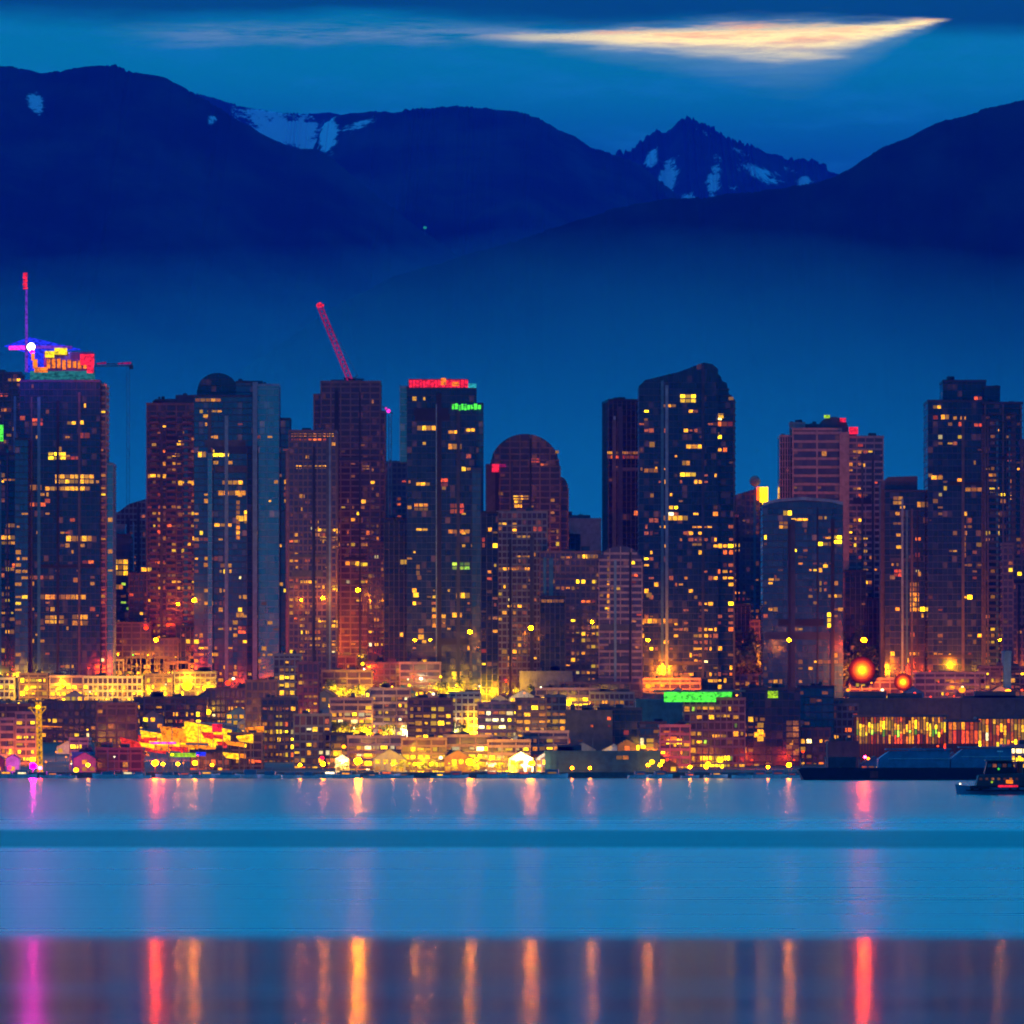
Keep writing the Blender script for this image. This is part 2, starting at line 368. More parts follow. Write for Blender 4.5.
# style: glass, slab material, slab height, slab proud, mullion material, mullion spacing in bays, mullion width, mullion proud
STY = dict(
 curtain=('navy', 'slabn', .35, .10, 'slabn', 1, .14, .12), blue=('blue', 'slabn', .45, .12, 'slabn', 1, .16, .16), teal=('teal', 'pale', .3, .1, 'pale', 2, .2, .2),
 resi=('navy', 'slabn', .45, .9, 'concd', 4, .8, 1.0), black=('dark', 'black', .5, .1, 'concd', 1, .3, .3),
 brown=('brown', 'slabb', .8, .3, 'slabb', 2, .7, .35), grid=('purple', 'slabb', 1.0, .3, 'slabb', 1, .6, .4), pink=('purple', 'pink', 1.1, .35, 'pink', 2, .5, .4),
 band=('purple', 'pink', 1.35, .4, 'pink', 6, .8, .45), conc=('brown', 'conc', .9, .3, 'conc', 1, .5, .35), pier=('dark', 'pink', .3, .0, 'pink', .5, .5, .4),
 cream=('brown', 'cream', 1.0, .3, 'cream', 1, .6, .4), solid=('pale', None, 0, 0, 'pale', 3, .25, .12), solidp=('pink', None, 0, 0, 'pink', 3, .3, .12), mech=('concd', None, 0, 0, 'concd', 2, .3, .2), shed=('bluep', None, 0, 0, 'bluep', 1, .15, .1),
 tealshed=('tealp', None, 0, 0, 'tealp', 1, .15, .1), brickw=('brick', None, 0, 0, 'brick', 3, .4, .15), concw=('conc', None, 0, 0, 'conc', 3, .4, .15), darkw=('concd', None, 0, 0, 'concd', 3, .4, .15))
def volume(root, D0, X0, Z0, v, cap):
    """one body of a building with its floors, mullions, roof and lit windows. v: x0 x1 yt style + options"""
    x0, x1, yt, style = v['x']; D = D0+v.get('dd', 0); dep = v.get('dep', 22); rz = R(v.get('rz', 0)); fl = v.get('fl', 3.2); bay = v.get('bay', 2.4)
    W = (x1-x0)*D/F; w = max(2, (W-dep*abs(math.sin(rz)))/math.cos(rz))
    zt = wz(yt, D); zb = v.get('zb', gz(D)-6); zb = wz(v['yb'], D) if 'yb' in v else zb
    h = zt-zb; c, s_ = math.cos(rz), math.sin(rz)
    # the nearest corner line: put the left silhouette at x0
    lx = wx(x0, D)
    if rz > 0: ox, oy = lx+dep*s_, D            # front-left corner; the left side runs back and left
    else: ox, oy = lx, D+w*abs(s_)
    loc = (ox-X0, oy-D0, zb-Z0)
    G, SM, sh, sp, MM, msp, mw, mp = STY[style]
    crown = v.get('crown', 'flat'); g = MB()
    def T(x):                                   # height of the top at local x
        if crown == 'arch': r = w/2; k = v.get('ch', r); return h-k+k*math.sqrt(max(0, 1-((x-r)/r)**2))
        if crown == 'slant':
            a, b = v['ends']; return wz(a, D)-zb+(wz(b, D)-wz(a, D))*x/w
        if crown == 'prof':
            return float(np.interp(x/w, [q[0] for q in v['prof']], [wz(q[1], D)-zb for q in v['prof']]))
        return h
    if crown == 'flat': g.box(0, w, 0, dep, 0, h)
    else:
        xs_ = sorted(set([i/24 for i in range(25)]+([q[0] for q in v['prof']] if crown == 'prof' else [])))
        prof = [(0, 0), (w, 0)]+[(a*w, T(a*w)) for a in xs_][::-1]
        prof = [q for i, q in enumerate(prof) if i == 0 or (abs(q[0]-prof[i-1][0])+abs(q[1]-prof[i-1][1])) > .01]
        g.xprism(prof, 0, dep)
    g.build('facade' if SM is None else 'curtain_wall', M[G], root, loc, rz)
    if SM and sp >= 0:
        f = MB(); z = fl
        while z < h-.5:
            if crown == 'flat': xa, xb = 0, w
            else:
                ok = [q for q in np.linspace(0, w, 49) if T(q) > z+.3]
                if not ok: break
                xa, xb = min(ok), max(ok)
            f.box(xa-sp, xb+sp, -sp-.003, dep+sp, z-sh, z); z += fl
        if crown == 'flat': f.box(-sp-.1, w+sp+.1, -sp-.1, dep+sp+.1, h-.1, h+1.1)
        f.build('floor_slabs', M[SM], root, loc, rz)
    elif crown == 'flat': MB().box(-.2, w+.2, -.2, dep+.2, h-.6, h+.5).build('parapet', M[MM], root, loc, rz)
    f = MB(); n = max(1, round(w/bay/msp))
    for i in range(n+1):
        x = i*w/n; f.box(x-mw/2, x+mw/2, -mp-.006, .0, 0, T(min(max(x, .01), w-.01))-.2)
    nd = max(1, round(dep/bay/msp))
    for i in range(1, nd):
        y = i*dep/nd
        if rz > 0: f.box(-mp-.006, 0, y-mw/2, y+mw/2, 0, T(0.01)-.2)
        else: f.box(w, w+mp+.006, y-mw/2, y+mw/2, 0, T(w-.01)-.2)
    f.build('mullions' if msp <= 2 else 'piers', M[MM], root, loc, rz)
    if w > 16 and h > 50 and msp <= 4 and sh:      # service shafts, bay strips and plant-floor belts that break up the front
        for _ in range(random.randint(2, 4)):
            a = random.uniform(.04, .93)*w; ww = random.uniform(.7, 2.2); p_ = mp+random.uniform(.12, .5)
            MB().box(a, min(a+ww, w-.1), -p_, .0, 0, T(a)-random.uniform(.3, 14)).build('facade_shaft', M[random.choice(['pale', 'concd', 'black', 'slabn', 'glassrail', 'black', 'concd'])], root, loc, rz)
        for _ in range(random.randint(1, 3)):
            z = fl*random.randint(4, max(5, int(h/fl)-3)); a = random.uniform(0, .4)*w; b_ = random.uniform(.6, 1)*w
            if T(a+.1) > z+3 and T(b_-.1) > z+3: MB().box(a, b_, -mp-.1, 0, z, z+fl*random.choice([.5, 1])).build('plant_floor_belt', M[random.choice(['concd', 'black', 'slabn'])], root, loc, rz)
    if v.get('balc'):
        nb = max(2, round(w/9))
        for i in range(nb):
            f = MB(); xa = (i+.2)*w/nb; xb = (i+.75)*w/nb; z = fl*2; f.box(xa-.15, xa, -1.79, -.04, fl, h-fl)
            while z < h-fl*1.5: f.box(xa-.02, xb, -1.7, -.05, z-.22, z+.02); f.box(xa-.02, xb, -1.78, -1.69, z-.2, z+.9); z += fl
            f.build('balcony_stack', M[SM], root, loc, rz)
    if v.get('roofbits', crown == 'flat'):
        for i in range(random.randint(2, 4)):
            a = random.uniform(.06, .75)*w; ww = random.uniform(.08, .24)*w; hh = random.uniform(1.2, 3.6)*min(1, w/30+.3)
            MB().box(a, min(a+ww, w-.5), dep*.25, dep*random.uniform(.5, .8), h+.002*i, h+hh).build('plant_room', M['concd'], root, loc, rz)
        a = w*random.uniform(.3, .7); MB().tube((a, dep*.5, h), (a, dep*.5, h+random.uniform(4, 8)*min(1, w/30)), .14, .05, 5).build('antenna', M['steel'], root, loc, rz)
    # lit windows
    dens = v.get('lit', .12)*1.5; pal = v.get('pal', 'yoood'); nf = int(h/fl); nb = int(w/bay)
    cand = []
    se = random.randint(0, 240)
    vis0 = max(1, int((wz(690, D)-zb)/fl)) if v.get('hidelow', True) else 0
    for j in range(vis0, nf):
        for i in range(nb):
            cx = (i+.5)*w/nb; cz = j*fl+fl*.48-sh*.1
            if T(cx) < cz+1.2: continue
            q = float(fbm(np.array([i*.42+se]), np.array([j*.55+se]), 3, se)[0])
            rel = j/max(1, nf); k = dens*(2.3-2.0*rel)*((2.7 if q > .57 else .16) if dens < .36 else (1.1 if q > .42 else .5))
            for (ya, yb2, mul) in v.get('zones', ()):
                zz = zb+cz
                if wz(yb2, D) < zz < wz(ya, D): k *= mul
            if random.random() < k: cand.append((cx, -.10-max(0, 0), cz, 0, random.choice([w/nb*.4, w/nb*.6, w/nb*.8, w/nb*.8, w/nb*.97]), random.choice([.9, 1.3, 1.6, 2.0])*fl/3.2, (lambda r_: 'd' if r_ < .26 else ('b' if r_ < .33 else ('w' if r_ < .345 else pick(pal))))(random.random())))
    if dep*abs(s_) > 3:
        nd2 = int(dep/bay)
        for j in range(vis0, nf):
            for i in range(nd2):
                if random.random() < dens*.8:
                    y = (i+.5)*dep/nd2; xx = -.10 if rz > 0 else w+.10
                    if T(.01 if rz > 0 else w-.01) > j*fl+3: cand.append((xx, y, j*fl+fl*.45, math.pi/2, dep/nd2*.7, 1.3, pick(pal)))
    for cl in v.get('bars', ()):                 # a lit strip: photo columns/rows + palette
        a, b, ya, yb2, key = cl
        n_ = max(1, round((b-a)*D/F/2.6)); ww = (b-a)*D/F/n_; nr = max(1, round((yb2-ya)*D/F/2.6)); hh = (yb2-ya)*D/F/nr
        for i in range(n_):
            for r2 in range(nr):
                X = wx(a, D)+(i+.5)*ww-lx-(dep*s_ if rz > 0 else 0); Z = wz(ya, D)-(r2+.5)*hh-zb
                X = min(max(X/c, .5), w-.5)
                cand.insert(0, (X, -.16, Z, 0, ww*.86, hh*.74, key))
    return dict(loc=loc, rz=rz, cand=cand, proud=max(0, min(mp, .14)))
def building(name, label, cat, D, vols, cap=70, group=None):
    X0 = wx((vols[0]['x'][0]+vols[0]['x'][1])/2, D); Z0 = gz(D)
    root = thing(name, (X0, D, Z0), label, cat, group)
    recs = []
    for v in vols:
        o = volume(root, D, X0, Z0, v, cap)
        for c_ in o['cand']: recs.append((o['loc'], o['rz'], c_))
    nb = sum(1 for q in recs if q[2][1] == -.16)
    bars = [q for q in recs if q[2][1] == -.16]; rest = [q for q in recs if q[2][1] != -.16]; random.shuffle(rest); recs = bars+rest
    extra = {}
    for k, (loc, rz, (cx, cy_, cz, r, w, h, key)) in enumerate(recs):
        m = Matrix.Translation(loc)@Matrix.Rotation(rz, 4, 'Z'); p = m@Vector((cx, cy_, cz))
        if k < cap: link('window', pane(w, h, key), root, None, p, rz+r)
        else:
            e = extra.setdefault(key, MB()); mm_ = Matrix.Translation(p)@Matrix.Rotation(rz+r, 4, 'Z'); b = len(e.v); t = MB().box(-w/2, w/2, -.07, .07, -h/2, h/2)
            e.v += [tuple(mm_@Vector(q)) for q in t.v]; e.f += [tuple(b+i for i in q) for q in t.f]
    if extra:
        allv = MB(); mi = []; mats = []
        for key, e in extra.items():
            b = len(allv.v); allv.v += e.v; allv.f += [tuple(b+i for i in q) for q in e.f]; mi += [len(mats)]*len(e.f); mats.append(ROOM[key])
        me = allv.mesh('far_windows')
        for q in mats: me.materials.append(q)
        me.polygons.foreach_set('material_index', mi); tag(link('small_windows', me, root), kind='stuff')
    return root
def V(x0, x1, yt, st, **k): k['x'] = (x0, x1, yt, st); return k
def sub(root, name, mat, mb, D=None, smooth=False):
    """a part given in world coordinates"""
    L = root.location; mb.v = [(a-L.x, b-L.y, c-L.z) for a, b, c in mb.v]
    return mb.build(name, mat, root, smooth=smooth)
def wbox(px0, px1, py0, py1, D, dep=2): return MB().box(wx(px0, D), wx(px1, D), D, D+dep, wz(py1, D), wz(py0, D))
# emissive things
GLOBAL_LIT = 1.25
E = dict(yel=emis('yellow_lamp', YEL, 4), ora=emis('orange_lamp', ORA, 4), red=emis('red_lamp', REDO, 4), whi=emis('white_lamp', WHI, 6), grn=emis('green_neon', GRN, 1.1), mag=emis('magenta_neon', MAG, 1.6),
         cya=emis('cyan_neon', CYA, .5), bluen=emis('blue_neon', (.02, .04, 1), .9), redn=emis('red_neon', (1, .02, .05), 1.1), purp=emis('violet_neon', (.25, .05, .8), .6), pinkd=emis('pink_glow', (.55, .02, .16), .45), tealn=emis('teal_lit_panel', (.04, .35, .38), .4),
         yneon=emis('yellow_neon', (1, .72, .0), 1.3), oneon=emis('orange_neon', (1, .22, .0), 1.2), gyel=emis('green_yellow_neon', (.5, .9, .0), .8))
# ------------------------------------------------------------------ skyline towers
# 1 far left
t = building('dark_tower', 'dark violet tower cut by the left edge with a green lit panel', 'tower', 2900,
   [V(-42, 21, 374, 'brown', lit=.10, pal='ood', fl=3.3, bars=[(8, 21, 378, 383, 'y'), (0, 8, 393, 397, 'r')]), V(-42, 24, 455, 'resi', dd=-60, lit=.16, pal='oyod', bars=[(3, 16, 478, 481, 'o'), (6, 24, 523, 528, 'o'), (0, 16, 535, 545, 'y'), (12, 28, 563, 568, 'r')])])
sub(t, 'lit_panel', E['grn'], wbox(-2, 3, 425, 441, 2834, 1.5))
# 2 tall glass tower with the mast
D = 2790
t = building('glass_tower', 'tall dark glass tower crowned with coloured lights and a pink mast', 'tower', D,
   [V(20, 100, 382, 'curtain', dep=34, lit=.05, pal='oyor', bars=[(32, 43, 418, 426, 'r'), (48, 66, 452, 460, 'b'), (66, 80, 456, 460, 'r'), (56, 62, 446, 452, 'y'), (55, 94, 474, 484, 'y'), (45, 90, 486, 491, 'y'), (20, 42, 484, 491, 'o'), (78, 90, 432, 439, 'r'), (66, 92, 535, 542, 'y'), (40, 86, 594, 600, 'o'), (28, 54, 575, 580, 'd'), (73, 78, 577, 583, 'o'), (45, 64, 615, 624, 'y'), (72, 88, 614, 626, 'o'), (29, 46, 502, 507, 'r'), (82, 94, 560, 564, 'r'), (67, 76, 421, 425, 'y'), (84, 86, 403, 408, 'y'), (79, 84, 420, 425, 'y')]),
    V(97, 106, 386, 'pink', dd=8, dep=20, lit=.3, pal='rood'), V(102, 113, 465, 'teal', dd=10, dep=22, lit=.06, pal='oy'),
    V(15, 28, 440, 'blue', dd=-12, dep=14, lit=.12, pal='oo')], cap=95)
sub(t, 'crown_glazing', E['tealn'], wbox(30, 92, 371, 382.2, D+3, 20)); sub(t, 'crown_drum', M['brown'], wbox(44, 93, 352, 371, D+5, 16))
cl = MB(); rnd = random.Random(5)
for i in range(9):
    a = 46+i*5.2; cl.v, cl.f = cl.v, cl.f; cl.box(wx(a, D), wx(a+3.4, D), D+4.2, D+4.9, wz(369-rnd.uniform(0, 2), D), wz(361-rnd.uniform(0, 3), D))
sub(t, 'crown_lamps', E['oneon'], cl)
sub(t, 'sign', E['yneon'], wbox(45, 54, 351, 357.5, D+2, 1)); sub(t, 'sign', E['yneon'], wbox(54.4, 67, 348, 354.5, D+2, 1))
sub(t, 'sign', E['redn'], wbox(80, 94, 354, 365, D+2.5, 1)); sub(t, 'sign', E['redn'], wbox(87, 93.5, 365, 373, D+2.5, 1))
sub(t, 'lit_bracket', E['oneon'], MB().box(wx(31, D), wx(34, D), D+2, D+3, wz(360, D), wz(352, D)).box(wx(32.5, D), wx(37, D), D+2.01, D+3, wz(368, D), wz(359, D)).box(wx(34, D), wx(47, D), D+2.02, D+3, wz(372, D), wz(367, D)))
# canopy that carries the blue glow round the mast's foot as emission
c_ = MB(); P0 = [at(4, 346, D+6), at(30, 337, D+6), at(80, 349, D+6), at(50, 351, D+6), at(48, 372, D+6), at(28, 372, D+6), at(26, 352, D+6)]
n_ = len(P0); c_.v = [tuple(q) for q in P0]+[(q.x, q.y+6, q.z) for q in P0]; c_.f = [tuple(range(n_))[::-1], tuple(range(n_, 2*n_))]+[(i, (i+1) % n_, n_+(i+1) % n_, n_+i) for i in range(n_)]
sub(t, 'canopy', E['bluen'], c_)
sub(t, 'neon_ring', E['mag'], MB().tube(at(9, 348, D+3), at(29, 347.5, D+3), 1.0)); sub(t, 'neon_ring', E['purp'], MB().tube(at(34, 347, D+3), at(72, 347.5, D+3), .8))
sub(t, 'beacon', emis('beacon_lamp', (1, .95, .45), 6), MB().ball(at(31, 347, D+1.5), 2.1), smooth=True)
for (px_l, py_l, col_l, pw_l) in ((14, 352, (.5, .05, 1), 30000), (60, 345, (.1, .1, 1), 30000), (88, 362, (1, .08, .05), 20000)):
    l = bpy.data.lights.new('crown_light', 'SPOT'); l.spot_size = R(160); l.energy = pw_l; l.color = col_l; l.shadow_soft_size = 1; lo = bpy.data.objects.new('crown_light', l); C.collection.objects.link(lo); lo.parent = t; lo.location = at(px_l, py_l, 2778)-t.location; lo.rotation_euler = (R(80), 0, 0)
m_ = sub(t, 'mast', E['purp'], MB().tube(at(26.5, 372, D+2), at(26.5, 290, D+2), .75, .5).tube(at(26.5, 350, D+2), at(26.5, 350.5, D+2), 2))
ant = MB()
for i in range(5): ant.tube(at(25.3-(i % 2)*.4, 289-i*3.4, D+2), at(25.3, 286.4-i*3.4, D+2), 1.15, 1.0, 8)
L = t.location; ant.v = [(a-L.x, b-L.y, c-L.z) for a, b, c in ant.v]; ant.build('antenna_head', E['redn'], m_)
# small crane to its right, seen thinly behind
def lattice(mb, a, b, w, n, r=.12):
    a, b = Vector(a), Vector(b); d = (b-a); t_ = d.normalized(); s1 = Vector((0, 1, 0)); s2 = t_.cross(s1).normalized()
    cs = [(s1*i+s2*j)*w/2 for i, j in ((1, 1), (1, -1), (-1, -1), (-1, 1))]
    for q in cs: mb.tube(a+q, b+q, r*1.6, None, 4)
    for k in range(n):
        p, q = a+d*k/n, a+d*(k+1)/n
        for i in range(4): mb.tube(p+cs[i], q+cs[(i+1) % 4], r, None, 3)
    return mb
D = 3150; t = thing('tower_crane', at(128, 620, D), 'small construction crane with red jib lights right of the masted tower', 'crane')
sub(t, 'tower_mast', M['steel'], lattice(MB(), (wx(128, D), D, gz(D)-2), at(128, 362, D), 1.6, 40, .045)); sub(t, 'jib', M['steel'], lattice(MB(), at(95, 365, D), at(133, 364.5, D), 1.4, 12, .12))
sub(t, 'counterweight', M['concd'], wbox(129, 133, 365, 369, D+1, 2))
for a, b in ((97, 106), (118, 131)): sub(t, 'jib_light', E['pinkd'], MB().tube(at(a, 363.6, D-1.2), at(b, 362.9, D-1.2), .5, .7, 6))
# background humps between
building('brick_block', 'low brown block with a rounded shoulder in the gap beside the brown tower', 'building', 3050, [V(108, 150, 500, 'conc', lit=.05, pal='dd', crown='prof', prof=[(0, 515), (.25, 512), (.5, 504), (.9, 499), (1, 499)])], 25)
building('office_block', 'narrow blue topped office block with yellow windows in the left gap', 'building', 2900, [V(111, 131, 536, 'blue', dep=16, lit=.10, pal='yyg', bars=[(113, 128, 559, 576, 'y'), (114, 123, 584, 590, 'o')]), V(129, 149, 575, 'grid', dd=-30, dep=14, lit=.12, pal='oyr', bars=[(143, 148, 592, 630, 'r'), (141, 147, 567, 572, 'y')]), V(112, 125, 525, 'solid', dd=6, dep=8, lit=0)], 60)
# 3 brown tower
building('brown_tower', 'brown balconied tower with a lumpy flat top left of the round topped tower', 'tower', 2860,
   [V(147, 196, 405, 'brown', dep=26, lit=.24, pal='yooord', balc=1, zones=[(400, 430, .15), (600, 700, .6)], bars=[(150, 162, 472, 478, 'y'), (176, 186, 440, 446, 'y'), (172, 180, 453, 457, 'y'), (178, 194, 480, 486, 'y'), (178, 192, 512, 518, 'o'), (150, 165, 560, 564, 'r'), (160, 172, 620, 626, 'r')]), V(155, 172, 400, 'mech', dd=8, dep=10, lit=0, yb=406), V(176, 196, 396, 'mech', dd=6, dep=12, lit=0, yb=406)], 98)
# 4 round topped blue tower
D = 2780
t = building('round_topped_tower', 'blue glass tower with a rounded crown and an orange strip below it', 'tower', D,
   [V(194, 262, 397, 'blue', dep=30, lit=.10, pal='yyoo', bars=[(195, 221, 398, 402, 'o'), (207, 222, 410, 412.5, 'y'), (203, 210, 414, 418, 'y'), (213, 229, 449, 457, 'b'), (198, 206, 451, 458, 'y'), (222, 243, 480, 485, 'y'), (218, 246, 490, 496, 'o'), (238, 250, 515, 522, 'y'), (214, 232, 523, 527, 'y'), (220, 232, 563, 568, 'o'), (236, 240, 500, 540, 'o'), (244, 252, 510, 524, 'y'), (238, 246, 626, 634, 'r'), (236, 244, 612, 618, 'o')]),
    V(197, 238, 373, 'curtain', dd=8, dep=18, lit=0, crown='arch', ch=9, yb=398, zb=0), V(236, 262, 383, 'blue', dd=5, dep=20, lit=.1, pal='oo', yb=398),
    V(255, 279, 386, 'teal', dd=-6, dep=20, lit=.03, pal='oo'), V(253, 257, 383, 'solid', dd=-9, dep=4, lit=0), V(276, 290, 420, 'blue', dd=0, dep=16, lit=.08, pal='oo'), V(286, 290, 452, 'solidp', dd=-4, dep=3, lit=0),
    V(208, 210.5, 455, 'teal', dd=-4, dep=3, lit=0), V(247, 258, 448, 'black', dd=-7, dep=6, lit=.04, pal='oy')], 98)
# 5 orange topped block
building('orange_topped_block', 'brown block with an orange floodlit parapet in front of the crane tower', 'tower', 2740,
   [V(289, 336, 432, 'grid', dep=24, lit=.20, pal='yoor', zones=[(445, 500, .3)], bars=[(291, 334, 433, 437, 'o'), (291, 328, 438, 443, 'r'), (296, 330, 465, 469, 'y'), (312, 345, 528, 534, 'y'), (320, 345, 536, 541, 'y'), (336, 366, 545, 548, 'o'), (293, 302, 605, 625, 'r'), (340, 366, 584, 592, 'b'), (300, 318, 580, 584, 'y'), (318, 340, 620, 628, 'y'), (326, 350, 640, 652, 'o')])], 98)
# 6 crane tower
D = 2860
t = building('crane_tower', 'dark brown stepped tower with a pink luffing crane on its roof', 'tower', D,
   [V(321, 380, 383, 'brown', dep=28, lit=.05, pal='odd', zones=[(383, 460, .4), (500, 660, 5)], bars=[(362, 370, 465, 470, 'y'), (361, 366, 499, 504, 'y'), (356, 368, 562, 568, 'b'), (345, 360, 560, 566, 'o'), (366, 370, 530, 536, 'r')]), V(314, 323, 396, 'brown', dd=4, dep=20, lit=.1, pal='rd'), V(378, 385, 413, 'brown', dd=3, dep=20, lit=.05, pal='od'),
    V(368, 385, 545, 'grid', dd=-22, dep=12, lit=.3, pal='ooy')], 98)
D = 2868
t = thing('luffing_crane', at(350, 383, D), 'pink lit crane jib leaning left over the stepped brown tower', 'crane')
sub(t, 'jib', E['pinkd'], lattice(MB(), at(350, 380, D), at(320, 307, D), 2.4, 16, .22)); sub(t, 'cab', M['steel'], wbox(346, 355, 377.5, 383, D-1, 4)); sub(t, 'counter_jib', M['steel'], lattice(MB(), at(350, 380, D), at(364, 381, D), 2, 5, .2))  # the jib glows by itself in place of light falling on its steel
sub(t, 'back_stay', M['steel'], MB().tube(at(358, 376, D), at(322, 309, D), .1, None, 4).tube(at(350, 381, D), at(358, 375, D), .3, None, 4)); sub(t, 'jib_light', E['redn'], MB().ball(at(318.5, 305.5, D), 1.2).ball(at(321.8, 305.5, D), 1.1).ball(at(320, 303.8, D), .8))
D = 2990; t = thing('tower_crane', at(388, 660, D), 'small crane with a violet lamp in the gap right of the stepped brown tower', 'crane')
sub(t, 'tower_mast', M['steel'], lattice(MB(), (wx(390, D), D, gz(D)-2), at(390, 415, D), 1.6, 40, .1)); sub(t, 'jib', M['steel'], MB().tube(at(382, 406, D), at(393, 414, D), .35, None, 4)); sub(t, 'lamp', E['mag'], MB().ball(at(388.5, 411, D), 1.1).ball(at(386, 408.5, D), .6))
# 7
building('slim_block', 'slim dark violet block behind between the crane tower and the red crowned tower', 'tower', 3050, [V(383, 411, 463, 'grid', dep=20, lit=.07, pal='rdd', bars=[(396, 401, 496, 506, 'r')])], 30)
building('dark_midrise', 'nearly unlit dark block left of the red crowned tower with one round lamp', 'building', 2790, [V(384, 414, 520, 'black', dep=20, lit=.015, pal='oo', bars=[(400, 407, 559, 565, 'b')])], 20)
# 8 red crowned tower
D = 2780
t = building('red_crowned_tower', 'dark glass tower with red and green lit signs along its top', 'tower', D,
   [V(407, 476, 389, 'curtain', dep=30, lit=.045, pal='oyy', bars=[(417, 436, 425, 431, 'y'), (448, 460, 430, 434, 'y'), (466, 475, 428, 432, 'y'), (448, 462, 443, 450, 'o'), (416, 430, 482, 486, 'y'), (414, 428, 503, 511, 'o'), (450, 464, 503, 514, 'r'), (438, 448, 478, 487, 'r'), (416, 428, 528, 531, 'y'), (448, 470, 529, 534, 'o'), (416, 420, 564, 576, 'o'), (452, 470, 562, 570, 'g'), (456, 470, 592, 599, 'y'), (432, 446, 614, 628, 'o'), (418, 424, 628, 640, 'o'), (452, 462, 612, 618, 'y'), (413, 419, 592, 598, 'b')]),
    V(400, 409, 388, 'teal', dd=6, dep=18, lit=0, yb=462), V(474, 483, 405, 'blue', dd=5, dep=18, lit=0), V(472, 481, 470, 'blue', dd=-8, dep=8, lit=0)], 98)
sg = MB(); rr = random.Random(3); a = 409.5
while a < 465:
    ww = rr.uniform(2.2, 3.6); sg.box(wx(a, D), wx(a+ww, D), D-.6, D+.2, wz(387.5, D), wz(380.5-rr.uniform(0, .8), D)); a += ww+.7
sub(t, 'sign', E['redn'], sg); sub(t, 'sign_frame', M['redp'], wbox(408.5, 467, 379, 388.6, D+.4, 1)); sub(t, 'sign_lamp', E['oneon'], wbox(441, 446, 378, 385, D-1.1, .4)); sub(t, 'sign_lamp', E['oneon'], wbox(452, 459, 382, 386, D-1.1, .4)); sub(t, 'sign', E['cya'], wbox(468, 476.5, 383.5, 387.8, D-.5, .5))
sg = MB(); a = 452
while a < 481: ww = rr.uniform(1.6, 3.2); sg.box(wx(a, D), wx(a+ww, D), D-1.0, D-.3, wz(411-rr.uniform(0, 2), D), wz(403.5+rr.uniform(0, 1.8), D)); a += ww+.7
sub(t, 'sign', E['grn'], sg)
# 9 domed tower
D = 2850
t = building('domed_tower', 'violet tower under a big barrel dome with a red awning light', 'tower', D,
   [V(490, 560, 434, 'purple' if False else 'brown', dep=30, lit=.06, pal='yod', crown='arch', ch=17, zones=[(430, 500, .15), (500, 660, 2)], bars=[(513, 529, 495, 500, 'y'), (514, 522, 500, 508, 'y'), (497, 503, 491, 496, 'o'), (531, 541, 458, 463, 'r'), (540, 548, 463, 467, 'r'), (555, 559, 450, 454, 'y')]),
    V(553, 568, 477, 'brown', dd=6, dep=18, lit=.1, pal='rod', crown='arch', ch=6), V(486, 495, 465, 'mech', dd=-3, dep=8, lit=0)], 60)
sub(t, 'sign', E['redn'], wbox(492, 499, 464, 472, D-4.5, 1)); sub(t, 'sign', E['pinkd'], wbox(499, 506, 464, 467, D-4.5, 1))
building('striped_block', 'grey violet block with rows of yellow office windows below the domed tower', 'building', 2740, [V(497, 547, 513, 'conc', dep=20, lit=.10, pal='yyod', bars=[(497, 507, 522, 527, 'y'), (511, 518, 522, 534, 'y'), (516, 531, 535, 539, 'y'), (533, 543, 526, 532, 'r'), (516, 530, 555, 559, 'y'), (497, 530, 567, 571, 'o'), (497, 503, 592, 596, 'b')])], 80)
building('dark_midrise', 'narrow dark block standing at the left foot of the domed tower', 'building', 2700, [V(481, 498, 514, 'black', dep=14, lit=.12, pal='oro', bars=[(482, 485, 537, 548, 'r'), (488, 492, 527, 532, 'o')])], 20)
# 10
building('grey_block', 'flat grey violet block without lights behind between dome and black tower', 'building', 3000, [V(556, 601, 519, 'solidp', dep=22, lit=0, roofbits=False), V(562, 590, 516, 'mech', dd=4, dep=10, lit=0, yb=520), V(556, 580, 536, 'black', dd=-12, dep=10, lit=.02, pal='dd')], 10)
building('colonnade_block', 'violet block of tall piers with a yellow lit top floor below the black tower', 'building', 2730, [V(540, 601, 553, 'grid', dep=22, lit=.14, pal='ooyd', bars=[(577, 598, 554, 559, 'y'), (576, 586, 578, 584, 'b'), (592, 597, 579, 584, 'b'), (560, 572, 556, 559, 'o'), (580, 597, 600, 603, 'r')]), V(540, 565, 598, 'black', dd=-20, dep=12, lit=.05, pal='od', bars=[(541, 564, 599, 603, 'o')])], 60)
building('rounded_block', 'low violet block with a curved top and an orange edge strip before the black tower', 'building', 2725, [V(599, 642, 546, 'pink', dep=20, lit=.06, pal='odr', crown='arch', ch=8, bars=[(607, 610, 556, 620, 'o'), (631, 635, 559, 565, 'b'), (630, 638, 573, 577, 'r')])], 50)
# 11 black tower
building('black_tower', 'narrow black tower with a single orange band across it', 'tower', 2900, [V(603, 640, 401, 'black', dep=28, rz=6, lit=.012, pal='rr', bars=[(604, 638, 451, 454.5, 'o'), (606, 639, 455, 459, 'r'), (634, 638, 510, 516, 'r')])], 40)
